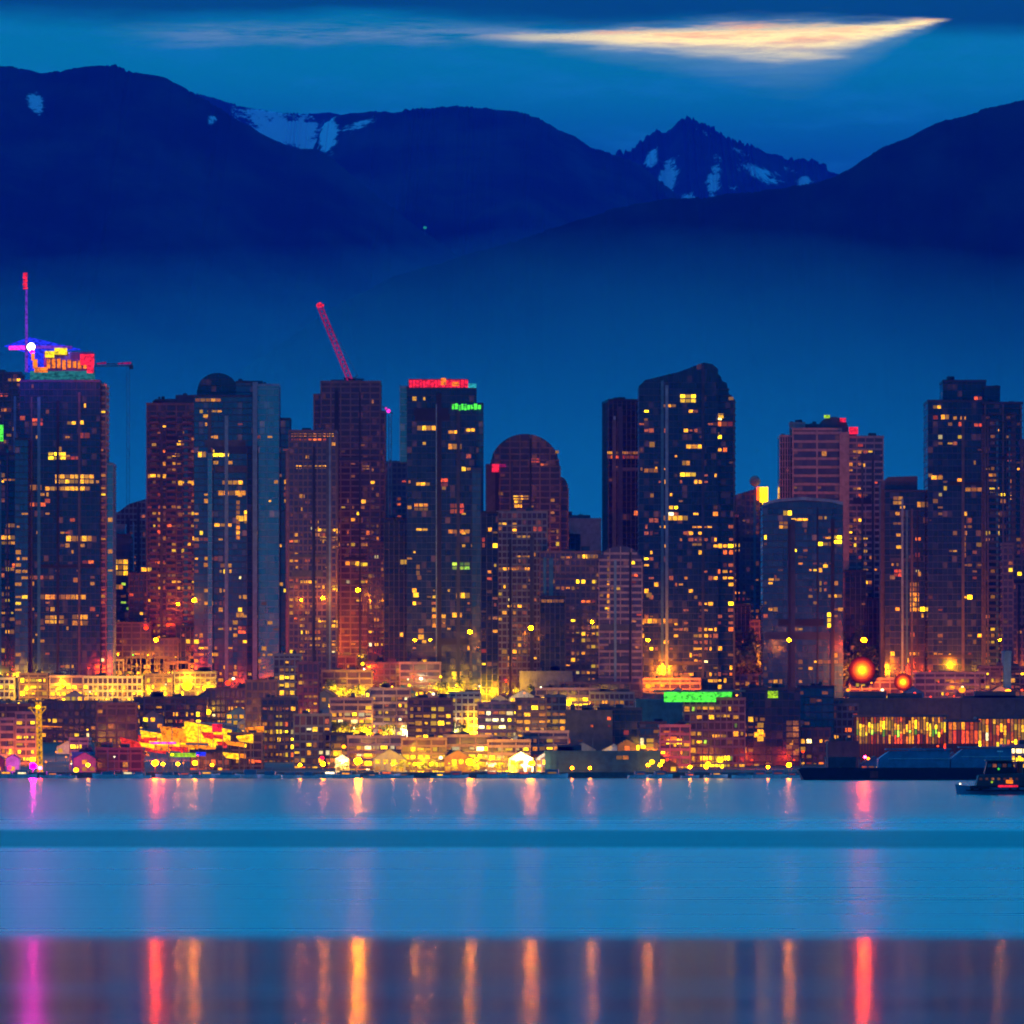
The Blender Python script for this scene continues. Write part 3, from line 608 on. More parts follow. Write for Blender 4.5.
# 12 slant roofed tower
D = 2770
t = building('slant_roofed_tower', 'biggest grey blue tower in the middle with a slanted roof and yellow sky lounge', 'tower', D,
   [V(639, 718, 380, 'curtain', dep=30, lit=.12, pal='yyoodd', crown='prof', prof=[(0, 386), (.08, 380), (.5, 372), (.82, 362.5), (.93, 364), (1, 369)], zones=[(360, 392, .1), (560, 660, 1.5)],
      bars=[(680, 696, 394, 403, 'b'), (662, 676, 404, 407.5, 'y'), (644, 648, 418, 421, 'y'), (649, 655, 441, 448, 'y'), (686, 703, 444, 449, 'y'), (682, 690, 460, 466, 'y'), (680, 696, 472, 477, 'b'), (644, 658, 468, 473, 'o'), (650, 654, 493, 498, 'y'), (662, 688, 515, 521, 'y'), (692, 712, 526, 528, 'o'), (692, 702, 543, 546, 'y'), (646, 652, 592, 598, 'y'), (642, 678, 618, 624, 'o')]),
    V(716, 734, 383, 'resi', dd=4, dep=22, lit=.14, pal='oyr', crown='prof', prof=[(0, 372), (.25, 376), (.35, 381), (.6, 383), (.7, 393), (1, 399)], bars=[(716, 733, 421, 427, 'r'), (717, 724, 413, 419, 'y'), (711, 716, 432, 437, 'y')])], 100)
# 13
t = building('floodlit_block', 'low brown block with a bright rooftop floodlight right of the slant roofed tower', 'building', 2950, [V(732, 764, 492, 'grid', dep=20, lit=.18, pal='oord', crown='prof', prof=[(0, 496), (.6, 490), (1, 488)], bars=[(733, 739, 514, 520, 'r'), (733, 740, 543, 552, 'y')])], 40)
sub(t, 'floodlight', E['yel'], wbox(760, 768, 487, 502, 2945, 2)); sub(t, 'floodlight', E['red'], wbox(757, 760, 487, 500, 2946, 2)); sub(t, 'dish', M['steel'], MB().ball(at(755, 481, 2950), 3, 1, 3)); sub(t, 'dish_post', M['steel'], MB().tube(at(755, 481, 2951), at(755, 493, 2951), .4))
# 14 blue round roofed block
D = 2715
t = building('blue_office_block', 'blue glass block with a gently curved pale roof edge before the pink hotel', 'tower', D,
   [V(763, 843, 499, 'blue', dep=26, lit=.13, pal='yyood', crown='prof', prof=[(0, 505), (.15, 501), (.5, 499), (.85, 501), (1, 504)], zones=[(499, 515, .05)], bars=[(783, 792, 510, 516, 'b'), (779, 788, 521, 529, 'y'), (791, 808, 518, 521, 'y'), (831, 842, 535, 544, 'b'), (825, 831, 537, 539, 'o'), (823, 828, 564, 568, 'y'), (828, 842, 594, 598, 'y'), (827, 833, 612, 628, 'b'), (768, 780, 578, 581, 'y')])], 95)
sub(t, 'roof_edge', M['pale'], MB().xprism([(wx(763, D), wz(506, D)), (wx(776, D), wz(502, D)), (wx(803, D), wz(500, D)), (wx(830, D), wz(502, D)), (wx(843, D), wz(505, D)), (wx(843, D), wz(502, D)), (wx(830, D), wz(499.3, D)), (wx(803, D), wz(497, D)), (wx(776, D), wz(499.3, D)), (wx(763, D), wz(503, D))], D-1.2, D+3))
# 15 pink hotel
D = 2860
t = building('pink_stone_hotel', 'broad pink stone tower with a domed plant room and pale corner pier', 'tower', D,
   [V(793, 841, 430, 'band', dep=26, lit=.05, pal='doo', fl=4.4), V(780, 795, 437, 'pier', dd=3, dep=24, lit=.05, pal='dr'), V(790, 805, 423, 'solidp', dd=6, dep=12, lit=0, yb=440), V(805, 822, 425, 'mech', dd=7, dep=12, lit=0, yb=440), V(819, 848, 417, 'mech', dd=5, dep=16, lit=0, crown='arch', ch=5, yb=440), V(840, 849, 433, 'solidp', dd=-5, dep=8, lit=0),
    V(848, 883, 438, 'pink', dd=2, dep=24, lit=.13, pal='ooyr', bars=[(861, 866, 463, 468, 'y'), (852, 858, 466, 469, 'o'), (853, 861, 486, 490, 'o'), (860, 864, 492, 500, 'r')])], 90)
sub(t, 'roof_light', E['gyel'], wbox(824, 830, 415, 418, D+4, 1)); sub(t, 'sign', E['redn'], wbox(849, 858, 427, 434, D-1, 1)); sub(t, 'sign', E['redn'], wbox(840, 846, 418, 422, D+3, 1))
# 16 small frame tower
building('frame_tower', 'small dark frame tower with stacked orange windows left of the stepped tower', 'tower', 2790,
   [V(885, 925, 492, 'curtain', dep=20, lit=.05, pal='oy', bars=[(893, 903, 496, 505, 'y'), (917, 925, 501, 508, 'y'), (893, 902, 522, 525, 'o'), (896, 901, 533, 537, 'y'), (896, 902, 545, 549, 'y'), (915, 921, 537, 541, 'r'), (915, 920, 552, 558, 'r'), (917, 921, 571, 577, 'o'), (910, 919, 582, 612, 'o'), (894, 902, 569, 577, 'r')]), V(881, 917, 476, 'darkw', dd=4, dep=14, lit=0, crown='prof', prof=[(0, 483), (.2, 477), (1, 476)])], 60)
# 17 stepped blue tower
D = 2775
t = building('stepped_tower', 'large dark blue stepped tower at the right with balconied side wing', 'tower', D,
   [V(928, 987, 402, 'curtain', dep=30, lit=.06, pal='ooyr', bars=[(933, 941, 405, 409, 'y'), (933, 938, 415, 420, 'r'), (941, 949, 414, 420, 'y'), (953, 957, 416, 420, 'y'), (960, 966, 416, 420, 'y'), (974, 983, 423, 427, 'r'), (931, 943, 475, 480, 'y'), (957, 962, 478, 482, 'o'), (965, 983, 487, 492, 'o'), (949, 957, 550, 552, 'y'), (976, 982, 542, 547, 'y'), (963, 966, 530, 558, 'o')]),
    V(943, 986, 382, 'curtain', dd=6, dep=22, lit=.02, pal='rr', yb=403, bars=[(974, 982, 396, 406, 'r')]), V(984, 1000, 388, 'curtain', dd=4, dep=22, lit=.04, pal='ro'), V(985, 1021, 404, 'resi', dd=-3, dep=24, lit=.16, pal='ooyd', balc=1, bars=[(988, 998, 473, 482, 'o'), (1007, 1014, 452, 462, 'r'), (1010, 1014, 478, 500, 'o'), (989, 995, 487, 493, 'b')])], 100)
building('edge_tower', 'brown tower cut by the right edge beside the stepped tower', 'tower', 2880, [V(1014, 1068, 441, 'brown', dep=26, lit=.2, pal='yor', bars=[(1019, 1024, 458, 468, 'y')])], 40)
building('slender_block', 'slender violet block at the right edge in front of the brown tower', 'building', 2720, [V(1003, 1013, 545, 'grid', dep=12, lit=.1), V(1012, 1062, 560, 'grid', dd=20, lit=.1, pal='ood')], 30)
# ------------------------------------------------------------------ the slope and the waterfront
def groundrow(D): return HY-(gz(D)-EH)*F/D
def Dg(py, h=0):
    """distance at which a point h metres above the ground shows on photo row py"""
    a, b = 2204, 2845
    for _ in range(40):
        m = (a+b)/2
        if HY-(gz(m)+h-EH)*F/m > py: a = m
        else: b = m
    return (a+b)/2
DESC = dict(cream='cream rendered block', grid='violet brick punched window block', brown='brown banded block', pink='pink stone block', conc='grey concrete block', resi='dark balconied block', black='dark unlit block', curtain='dark glass block',
            blue='blue glass block', band='striped concrete block', darkw='windowless dark shed', brickw='brown brick shed', concw='grey shed', shed='blue clad shed', tealshed='teal clad shed', solidp='plain pink block', solid='plain pale block')
HOW = lambda l: 'mostly dark' if l < .05 else ('with scattered lights' if l < .25 else 'full of light')
def low(x0, x1, yt, yb, st, lit=.2, pal='yo', cap=40, label=None, **k):
    D = k.pop('D', None) or Dg(yb); size = 'long low' if (x1-x0) > 3*(yb-yt) else ('wide' if (x1-x0) > 60 else ('narrow' if (x1-x0) < 20 else 'small'))
    lab = label or f'{size} {DESC[st]} {HOW(lit)}'
    k.setdefault('dep', 14); k.setdefault('hidelow', False)
    return building('low_building', lab, 'building', D, [V(x0, x1, yt, st, lit=lit, pal=pal, zb=gz(D)-1.5, **k)], cap)
# dark middle-height blocks at the feet of the towers
for q in [(-30, 22, 625, 668, 'brown', .10, 'od'), (20, 58, 640, 668, 'grid', .12, 'yod'), (56, 104, 634, 664, 'resi', .10, 'oyd'), (104, 150, 624, 665, 'brown', .08, 'rdo'), (150, 178, 640, 664, 'grid', .05, 'od'), (176, 205, 627, 662, 'black', .05, 'od'), (203, 236, 634, 664, 'grid', .06, 'od'),
          (236, 262, 640, 664, 'black', .06, 'od'), (256, 290, 646, 666, 'conc', .1, 'oy'), (290, 330, 655, 672, 'brown', .2, 'yo'), (384, 412, 577, 665, 'black', .02, 'dd'), (410, 432, 600, 668, 'curtain', .06, 'oy'),
          (430, 449, 614, 668, 'grid', .25, 'ooy'), (448, 470, 600, 668, 'black', .10, 'oor'), (468, 498, 625, 668, 'brown', .05, 'dd'), (492, 520, 634, 672, 'grid', .14, 'oo'), (518, 546, 604, 672, 'black', .04, 'do'), (544, 566, 606, 670, 'darkw', 0, 'd'),
          (566, 600, 616, 672, 'brown', .25, 'ooy'), (600, 634, 612, 672, 'grid', .06, 'oy'), (634, 672, 624, 668, 'brown', .06, 'oo'), (668, 700, 632, 680, 'grid', .2, 'yoo'), (724, 750, 606, 672, 'black', .05, 'rd'), (750, 778, 622, 672, 'grid', .06, 'od'), (800, 822, 626, 664, 'brown', .08, 'yo'),
          (820, 846, 632, 664, 'black', .04, 'od'), (845, 866, 572, 668, 'black', .03, 'dd'), (864, 886, 600, 668, 'black', .03, 'od'), (884, 912, 582, 660, 'darkw', 0, 'd'), (910, 930, 606, 668, 'brown', .03, 'dd'), (928, 952, 588, 664, 'black', .03, 'dd'), (950, 990, 600, 668, 'band', .05, 'od'), (986, 1010, 612, 668, 'black', .05, 'rd'), (1006, 1056, 622, 668, 'pink', .10, 'or')]:
    low(*q[:5], lit=q[5], pal=q[6], cap=30)
low(1004, 1011, 652, 668, 'shed', 0, D=2700, label='small bright blue cabin block near the right edge under the slab')
# the lit terraces on the left
rr = random.Random(11)
x = -20
while x < 330:
    w = rr.uniform(22, 52); low(x, x+w, rr.uniform(657, 664), 682, rr.choice(['brown', 'grid', 'conc', 'cream']), rr.uniform(.35, .8), 'yyybbo', 60); x += w+rr.uniform(-2, 6)
x = -25
while x < 215:
    w = rr.uniform(26, 60); low(x, x+w, rr.uniform(672, 680), 700, rr.choice(['cream', 'conc', 'pink', 'brown']), rr.uniform(.6, .9), 'yybbb', 60); x += w+rr.uniform(-2, 6)
low(30, 96, 703, 742, 'grid', .3, 'oyd', label='long dark violet brick shed behind the yellow lit mast'); low(97, 136, 705, 748, 'brown', .06, 'dod', label='tall violet brown block left of the glowing market'); low(134, 206, 699, 728, 'brown', .35, 'oyr', label='wide violet block with orange windows above the glowing market')
low(-30, 30, 706, 752, 'brown', .16, 'ooy'); low(206, 250, 690, 722, 'grid', .4, 'yo'); low(246, 276, 682, 745, 'grid', .12, 'yor'); low(274, 300, 656, 716, 'conc', .35, 'yyb', fl=3.6); low(298, 318, 664, 724, 'grid', .4, 'yyo')
low(262, 296, 700, 762, 'grid', .5, 'royb'); low(294, 330, 716, 768, 'conc', .3, 'oyrw'); low(228, 262, 735, 769, 'brown', .1, 'ory'); low(190, 230, 752, 770, 'curtain', .15, 'ro')
low(16, 36, 714, 731, 'pink', .8, 'bb', D=2300, fl=3, label='little boathouse glowing yellow left of the lit mast'); low(0, 14, 720, 736, 'brick' if False else 'pink', .6, 'oo', D=2300, label='little orange lit boathouse at the left edge')
low(70, 88, 740, 755, 'pink', .9, 'bb', D=2260, label='small hut lit bright yellow near the left quay'); low(72, 98, 753, 764, 'shed', 0, 'd', D=2240, label='low blue clad hut on the left quay'); low(96, 142, 750, 771, 'brown', .1, 'do', D=2230, label='low dark shed on the quay left of the glowing market')
# centre
for q in [(322, 372, 672, 700, 'brown', .35, 'yo'), (366, 402, 664, 690, 'conc', .1, 'yo'), (400, 440, 664, 692, 'pink', .1, 'ro'), (436, 470, 660, 684, 'brown', .25, 'oro'), (468, 524, 666, 690, 'darkw', 0, 'd'), (520, 572, 672, 700, 'concw', 0, 'd'), (560, 600, 668, 682, 'brown', .5, 'yyo'),
          (330, 372, 700, 742, 'pink', 0.94, 'ybbw'), (370, 410, 690, 740, 'pink', 0.95, 'bybw'), (408, 452, 700, 744, 'brown', 0.94, 'ybby'), (450, 480, 694, 742, 'cream', 0.85, 'yby'), (478, 520, 704, 748, 'pink', 0.85, 'yywo'), (516, 546, 700, 750, 'grid', 0.85, 'yoo'),
          (545, 566, 697, 742, 'conc', 0.59, 'yo'), (325, 350, 735, 768, 'resi', 0.68, 'yrw'), (348, 404, 738, 770, 'pink', 0.95, 'bbw'), (402, 446, 740, 772, 'brown', 0.95, 'bbyy'), (444, 492, 737, 771, 'pink', 0.94, 'wbwb'), (488, 530, 742, 772, 'pink', 0.95, 'bwb'), (524, 568, 733, 771, 'pink', 0.95, 'bbwo')]:
    low(*q[:5], lit=q[5], pal=q[6], cap=80, fl=3.1, bay=2.9)
low(566, 612, 711, 756, 'darkw', .03, 'r', label='plain dark violet block left of the glass block on the centre quay', cap=20); low(598, 642, 710, 755, 'curtain', .03, 'r', label='dark teal glass block with one orange stair strip on the centre quay', cap=30, bars=[(603, 608, 724, 746, 'o'), (610, 616, 744, 748, 'r')])
low(545, 660, 752, 770, 'tealshed', 0, 'd', D=2212, label='long low teal boat shed right at the water in the centre', cap=10, bars=[(616, 629, 755, 760, 'o')])
low(536, 600, 690, 712, 'pink', .5, 'ybo', bars=[(565, 600, 697, 706, 'b'), (545, 552, 700, 712, 'o')], label='long terrace building with a yellow glowing gallery left of centre'); low(590, 634, 694, 716, 'conc', .2, 'yo', bars=[(602, 625, 699, 706, 'o')])
low(636, 690, 700, 735, 'tealshed', 0, 'd'); low(640, 666, 724, 762, 'blue', .2, 'yyw', bars=[(640, 644, 737, 746, 'w'), (646, 654, 738, 748, 'b')]); low(660, 690, 727, 768, 'pink', .35, 'ryo', bars=[(663, 684, 730, 742, 'r'), (666, 682, 738, 745, 'b')])
t = low(684, 745, 700, 770, 'conc', .3, 'yyyg', cap=90, fl=3.4, D=2290, label='frame building with yellow windows and a green lit top floor by the water', bars=[(664+30, 722, 706, 710, 'y'), (716, 730, 712, 718, 'y'), (712, 728, 734, 739, 'y'), (700, 730, 754, 768, 'b')])
g_ = wbox(664, 732, 692, 697, 2287, 1); g2 = wbox(664, 716, 697, 702, 2286.6, 1)
sub(t, 'lit_canopy', E['grn'], g_); sub(t, 'lit_canopy', E['grn'], g2); sub(t, 'canopy_roof', M['tealp'], MB().box(wx(655, 2290), wx(745, 2290), 2286, 2305, wz(692, 2290), wz(690, 2290)))
t = low(742, 800, 690, 768, 'curtain', .16, 'yo', cap=70, D=2300, label='dark glass building with a small yellow green sign right of the green canopy', bars=[(786, 799, 720, 762, 'd'), (757, 764, 722, 742, 'y')]); sub(t, 'sign', E['gyel'], wbox(768, 778, 691, 698, 2297, 1))
low(798, 834, 688, 740, 'blue', .2, 'do', D=2330); low(760, 800, 676, 694, 'tealshed', 0, 'd'); low(800, 830, 730, 764, 'grid', .25, 'ory'); low(828, 858, 742, 769, 'darkw', 0, 'd', D=2225, label='low black shed behind the left end of the barge')
low(795, 1060, 699, 708, 'mech', .0, D=2440, label='very long pale roofed gallery above the glowing market hall on the right'); low(826, 858, 706, 738, 'conc', .3, 'owr', D=2340)
low(560, 640, 684, 700, 'brown', .10, 'oy'); low(640, 700, 680, 692, 'pink', .05, 'od'); low(690, 760, 676, 690, 'brown', .2, 'or'); low(768, 800, 657, 672, 'brown', .6, 'byo', fl=3); low(800, 850, 662, 684, 'brown', .2, 'ro'); low(850, 920, 680, 698, 'brown', .10, 'or'); low(915, 985, 674, 700, 'pink', .2, 'oor'); low(980, 1050, 668, 700, 'brown', .4, 'oyor')
low(634, 652, 608, 648, 'grid', .2, 'yy'); low(650, 680, 648, 668, 'brown', .5, 'yoo'); low(580, 640, 655, 674, 'pink', .35, 'ryo'); low(695, 728, 640, 678, 'brown', .4, 'oory')
# small gabled houses and stalls scattered over the slope
hr = random.Random(31)
def house(px, D, w, dpt, hh, key, wall, lab):
    t = thing('small_house', (wx(px, D), D, gz(D)), lab, 'house', 'small houses on the slope', px=px)
    MB().xprism([(-w/2, -.8), (w/2, -.8), (w/2, hh), (0, hh+w*.28), (-w/2, hh)], 0, dpt).build('wall', M[wall], t)
    r_ = MB(); k = w*.28
    for s_ in (-1, 1):
        b = len(r_.v); a1, a2 = s_*(w/2+.4), hh-.22
        r_.v += [(a1, -.4, a2), (0, -.4, hh+k+.05), (0, dpt+.4, hh+k+.05), (a1, dpt+.4, a2), (a1, -.4, a2+.2), (0, -.4, hh+k+.27), (0, dpt+.4, hh+k+.27), (a1, dpt+.4, a2+.2)]
        r_.f += [tuple(b+i for i in q) for q in ((0,1,2,3),(7,6,5,4),(0,4,5,1),(1,5,6,2),(2,6,7,3),(3,7,4,0))]
    r_.build('roof', M['roofm'], t)
    n_ = max(1, int(w/2.6))
    for j in range(max(1, int(hh/2.8))):
        for i in range(n_):
            if hr.random() < .75: link('window', pane(1.9, 1.7, hr.choice(key)), t, None, (-w/2+(i+.5)*w/n_, -.08, 1.5+j*2.8))
WALLN = dict(cream='cream', brick='brown brick', pink='pink', conc='grey', bluep='blue', white='white')
for i in range(150):
    px = hr.choice([hr.uniform(-10, 330), hr.uniform(320, 570), hr.uniform(320, 570), hr.uniform(560, 800), hr.uniform(830, 1034)]); D = hr.choice([hr.uniform(2214, 2236), hr.uniform(2255, 2400), hr.uniform(2255, 2400), hr.uniform(2420, 2620), hr.uniform(2640, 2700)])
    if 98 < px < 266 and D < 2400: D += 200
    if i > 120: px = hr.uniform(846, 1034); D = hr.choice([hr.uniform(2214, 2240), hr.uniform(2420, 2560)])
    wl = hr.choice(list(WALLN)); house(px, D, hr.uniform(5, 13), hr.uniform(6, 10), hr.choice([3, 5.6, 5.8]), 'yybbo' if px < 600 else 'yoorb', wl, f'small {WALLN[wl]} gabled house with glowing windows')
# glowing market hall on the right: columns, canopy, stalls behind glass
def market(x0, x1, y0, y1, D, label, cols, nb):
    t = thing('market_hall', (wx((x0+x1)/2, D), D, gz(D)), label, 'market')
    sub(t, 'roof', M['roofm'], MB().box(wx(x0-2, D), wx(x1+2, D), D-3, D+14, wz(y0, D), wz(y0, D)+.9)); sub(t, 'back_wall', M['brick'], MB().box(wx(x0, D), wx(x1, D), D+12, D+12.5, gz(D)-1, wz(y0, D)-.01))
    f = MB()
    for i in range(nb+1): a = wx(x0+(x1-x0)*i/nb, D); f.box(a-.2, a+.2, D-1.2, D-.8, gz(D)-1, wz(y0, D)-.01)
    sub(t, 'columns', M['concd'], f)
    for i in range(nb):
        a = x0+(x1-x0)*(i+.08)/nb; b = x0+(x1-x0)*(i+.92)/nb; yy = y0
        for yb, key in cols(i):
            w = (b-a)*D/F; hh = (yb-yy)*D/F*.92; o = link('lit_bay', pane(w, hh, key), t); o.location = Vector((wx((a+b)/2, D), D-.3, (wz(yy, D)+wz(yb, D))/2))-t.location; yy = yb
    return t
mr = random.Random(21)
market(856, 946, 717, 738, 2300, 'long glowing orange and yellow market hall on the right above the barge', lambda i: [(721+mr.uniform(-2, 4), mr.choice('ooordd')), (730+mr.uniform(-3, 3), mr.choice('bybo')), (736+mr.uniform(-3, 1.5), mr.choice('bgyor')), (744, mr.choice('rrod'))], 31)
market(948, 978, 722, 744, 2280, 'short crimson lit arcade between the two market halls on the right', lambda i: [(730, mr.choice('rro')), (744, mr.choice('rr'))], 7)
market(978, 1060, 719, 742, 2300, 'glowing red and yellow market hall cut by the right edge', lambda i: [(725+mr.uniform(-3, 3), mr.choice('ooyrd')), (733+mr.uniform(-3, 3), mr.choice('byor')), (740+mr.uniform(-3, 2), mr.choice('rroyw')), (747, mr.choice('rrob'))], 23)
# the tent market on the left: sloping glowing sails over stalls
D = 2296; t = thing('tent_market', (wx(195, D), D, gz(D)), 'tent market glowing yellow and orange under sloping sails on the left waterfront', 'market')
glow = [emis('sail_yellow', (1, .48, .0), 1.9), emis('sail_orange', (1, .24, .0), 1.3), emis('sail_red', (1, .04, .02), .9)]
tr_ = random.Random(2); sails = [(138, 170, 736, 741, 752, 2), (140, 186, 731, 739, 745, 0), (160, 214, 727, 734, 744, 1), (184, 232, 722, 731, 744, 0), (206, 252, 733, 738, 748, 0), (150, 192, 744, 746, 752, 1), (226, 262, 740, 742, 752, 1), (190, 226, 746, 748, 755, 0), (120, 142, 738, 744, 750, 2)]
for _ in range(26):
    a = tr_.uniform(132, 250); b = a+tr_.uniform(8, 20); y = tr_.uniform(727, 756) if a > 150 else tr_.uniform(737, 756); sails.append((a, b, y, y+tr_.uniform(-2, 3), y+tr_.uniform(3, 7), tr_.choice([0, 0, 1, 1, 2])))
for k, (a, b, ya, yb, yc, m_) in enumerate(sails):
    f = MB(); d = D-k*1.4; f.v = [(wx(a, d), d, wz(ya, d)), (wx(b, d), d, wz(yb, d)), (wx(b, d), d-.5, wz(yc, d)), (wx(a+3, d), d-.5, wz(yc-2, d)), (wx(a, d), d+1.0, wz(ya-1, d)), (wx(b, d), d+1.0, wz(yb-1, d)), (wx(b, d), d+1.0, wz(yc, d)), (wx(a+3, d), d+1.0, wz(yc-2, d))]
    f.f = [(0, 3, 2, 1), (4, 5, 6, 7), (0, 1, 5, 4), (1, 2, 6, 5), (2, 3, 7, 6), (3, 0, 4, 7)]; sub(t, 'sail', glow[m_], f)
    sub(t, 'pole', M['steel'], MB().tube((wx(b, d), d-.8, gz(d)-1), (wx(b, d), d-.8, wz(yb-3, d)), .12, None, 5))
sub(t, 'lit_counter', E['bluen'], wbox(196, 206, 752, 756, 2240, 1)); sub(t, 'lit_counter', E['gyel'], wbox(170, 196, 753, 757, 2241, 1)); sub(t, 'lit_counter', E['mag'], wbox(150, 176, 742, 744, 2242, 1)); sub(t, 'sign', E['redn'], wbox(212, 222, 724, 732, 2244, 1)); sub(t, 'roof_rail', M['pale'], MB().tube(at(196, 723, 2268), at(232, 724, 2268), .3, None, 4))
# yellow lit mast on the far left
D = 2225; t = thing('lit_mast', (wx(38, D), D, gz(D)), 'tall yellow lit mast with a crossarm on the left quay', 'mast')
ym = emis('mast_glow', (1, .40, .0), .8)  # lamplight on the mast put in as its own glow
sub(t, 'mast', ym, lattice(MB(), (wx(40, D), D, gz(D)), at(38.5, 702, D), 1.5, 14, .24)); sub(t, 'crossarm', ym, MB().tube(at(28, 708, D), at(46, 707, D), .35, None, 5).tube(at(30, 708, D), at(38, 718, D), .2, None, 4).tube(at(46, 708, D), at(38, 718, D), .2, None, 4)); sub(t, 'arm', E['oneon'], MB().tube(at(38, 726, D), at(62, 727, D), .3, .15, 5)); sub(t, 'lamp', E['yel'], MB().ball(at(38, 707, D-1), 1.0, 1, .8))
t = low(1004, 1060, 747, 768, 'pink', .5, 'wyb', D=2206, label='brightly lit white kiosk at the right edge behind the tug', bars=[(1008, 1030, 748, 754, 'w'), (1012, 1030, 757, 764, 'b')])
# quay wall, piers and floating walkways
tag(MB().box(-620, wx(800, 2201), 2200, 2203.5, -2, 2.3).build('quay_wall', M['stone']), 'long low grey quay wall at the foot of the city, left of the barge', 'wall')
tag(MB().box(wx(800, 2201)+.5, 620, 2200.4, 2203.5, -2, 2.7).build('quay_wall', M['stone']), 'dark quay wall behind the barge on the right', 'wall')
# blue covered berths on the right
for k, (a, b, ya, yb, nm) in enumerate([(878, 950, 750, 767, 'big blue tarpaulined boat shed behind the barge, left of the pale one'), (951, 1012, 748, 767, 'blue boat shed with a pale ridge behind the tug')]):
    D = 2190; t = thing('boat_shed', (wx((a+b)/2, D), D, 0), nm, 'shed')
    sub(t, 'wall', M['bluep'], MB().xprism([(wx(a, D), .1), (wx(b, D), .1), (wx(b, D), wz(ya, D)), (wx(a+12, D), wz(ya+1, D)), (wx(a, D), wz(yb-8, D))], D, D+8)); sub(t, 'roof', M['pale'] if k else M['bluep'], MB().box(wx(a+8, D), wx(b+1, D), D-.4, D+8.4, wz(ya, D)+.01, wz(ya-1.6, D)))
    sub(t, 'door_track', M['white'], MB().box(wx(a+10, D), wx(b, D), D-.2, D-.05, wz(ya+9, D), wz(ya+8.6, D)))
# ------------------------------------------------------------------ lamps
def head(key, r): return None
LM = dict(y=((1, .50, .0), 26), o=((1, .22, .0), 26), r=((1, .04, .0), 26), w=((1, .8, .45), 26), m=((1, .0, .6), 26), g=((.2, 1, .05), 10), c=((.05, .8, .9), 8), p=((1, .01, .05), 26))
LMM = {k+str(s): emis(k+'_lamp_globe', c, st/26*e, True) for k, (c, st) in LM.items() for s, e in ((.3, 3), (1, 8), (3, 110), (9, 480), (30, 1600))}
COLN = dict(y='yellow', o='orange', r='red', w='white', m='magenta', g='green', c='cyan', p='crimson')
PM = {}
def lamp(px, py, key='y', r=.5, s=1, pw=0, h=7, D=None, name='street_lamp', lab=None, grp='street lamps on the city slope'):
    D = D or Dg(py, h); zl = wz(py, D); t = thing(name, (wx(px, D), D, gz(D) if D > 2203 else 0), lab or f'{COLN[key]} street lamp', 'lamp', grp, px=px)
    hh = zl-t.location.z
    k = (round(hh, 0),)
    if k not in PM: PM[k] = MB().tube((0, 0, -.5), (0, 0, k[0]), .14, .09, 5).box(-.25, .25, -.25, .25, 0, .5).mesh('post'); PM[k].materials.append(M['steel'])
    link('post', PM[k], t, None, (0, 0, 0)); t.location.z = zl-k[0]-.3 if hh-k[0] < 0 else t.location.z
    q = ('g', key, round(r, 1), s)
    if q not in PM: PM[q] = MB().ball((0, 0, 0), r, r, r*.85, 10, 6).mesh('globe'); PM[q].materials.append(LMM[key+str(s)]); PM[q].shade_smooth()
    link('globe', PM[q], t, None, (0, 0, zl-t.location.z))
    if pw:
        l = bpy.data.lights.new('facade_spot', 'SPOT'); l.spot_size = R(168); l.spot_blend = .6; l.energy = pw; l.color = LM[key][0] if LM[key][0][1] > 0 else (1, .1, .05); l.shadow_soft_size = r*1.05
        lo = bpy.data.objects.new('facade_spot', l); C.collection.objects.link(lo); lo.parent = t; lo.location = (0, 0, zl-t.location.z+r+.5); lo.rotation_euler = (R(82), 0, 0)      # unseen spot added to light the town, turned away from the water
    return t
# the two big orange floodlights and the fan-shaped one
def halom(R_):  # glare round the lamp put into a disc as glow fading outwards
    m, nt, p = newmat('lamp_halo_disc'); X_, Y_, Z_ = sep(nt, coords(nt).v); p.inputs['Base Color'].default_value = (0, 0, 0, 1); p.inputs['Specular IOR Level'].default_value = 0
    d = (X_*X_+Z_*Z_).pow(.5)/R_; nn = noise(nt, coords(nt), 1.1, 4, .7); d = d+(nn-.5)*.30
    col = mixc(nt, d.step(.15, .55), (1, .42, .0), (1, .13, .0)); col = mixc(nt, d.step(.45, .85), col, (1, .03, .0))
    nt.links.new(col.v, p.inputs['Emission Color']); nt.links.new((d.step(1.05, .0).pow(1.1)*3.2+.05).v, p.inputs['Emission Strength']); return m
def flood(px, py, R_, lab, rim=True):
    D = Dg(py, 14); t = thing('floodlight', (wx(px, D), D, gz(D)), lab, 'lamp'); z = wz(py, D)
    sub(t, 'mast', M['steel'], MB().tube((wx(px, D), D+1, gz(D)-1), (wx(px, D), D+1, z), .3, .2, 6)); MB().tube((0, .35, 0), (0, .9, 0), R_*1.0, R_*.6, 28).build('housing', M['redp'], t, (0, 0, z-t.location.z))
    MB().tube((0, 0, 0), (0, .34, 0), R_, None, 28).build('lens', halom(R_), t, (0, 0, z-t.location.z)); sub(t, 'bulb', LMM['y1'], MB().ball((wx(px, D), D-.5, z), R_*.16, R_*.1), smooth=True); sub(t, 'reflector', LMM['r3' if R_ > 5 else 'o0.3'], MB().ball((wx(px, D), D-.45, z), R_*.1, R_*.03), smooth=True)  # the lens disc carries the lamp's glare
    l = bpy.data.lights.new('facade_spot', 'SPOT'); l.spot_size = R(168); l.spot_blend = .6; l.energy = 26000*R_; l.color = (1, .22, .02); l.shadow_soft_size = 2; lo = bpy.data.objects.new('facade_spot', l); C.collection.objects.link(lo); lo.parent = t; lo.location = (0, -R_-3, z-t.location.z); lo.rotation_euler = (R(90), 0, 0)
    return t
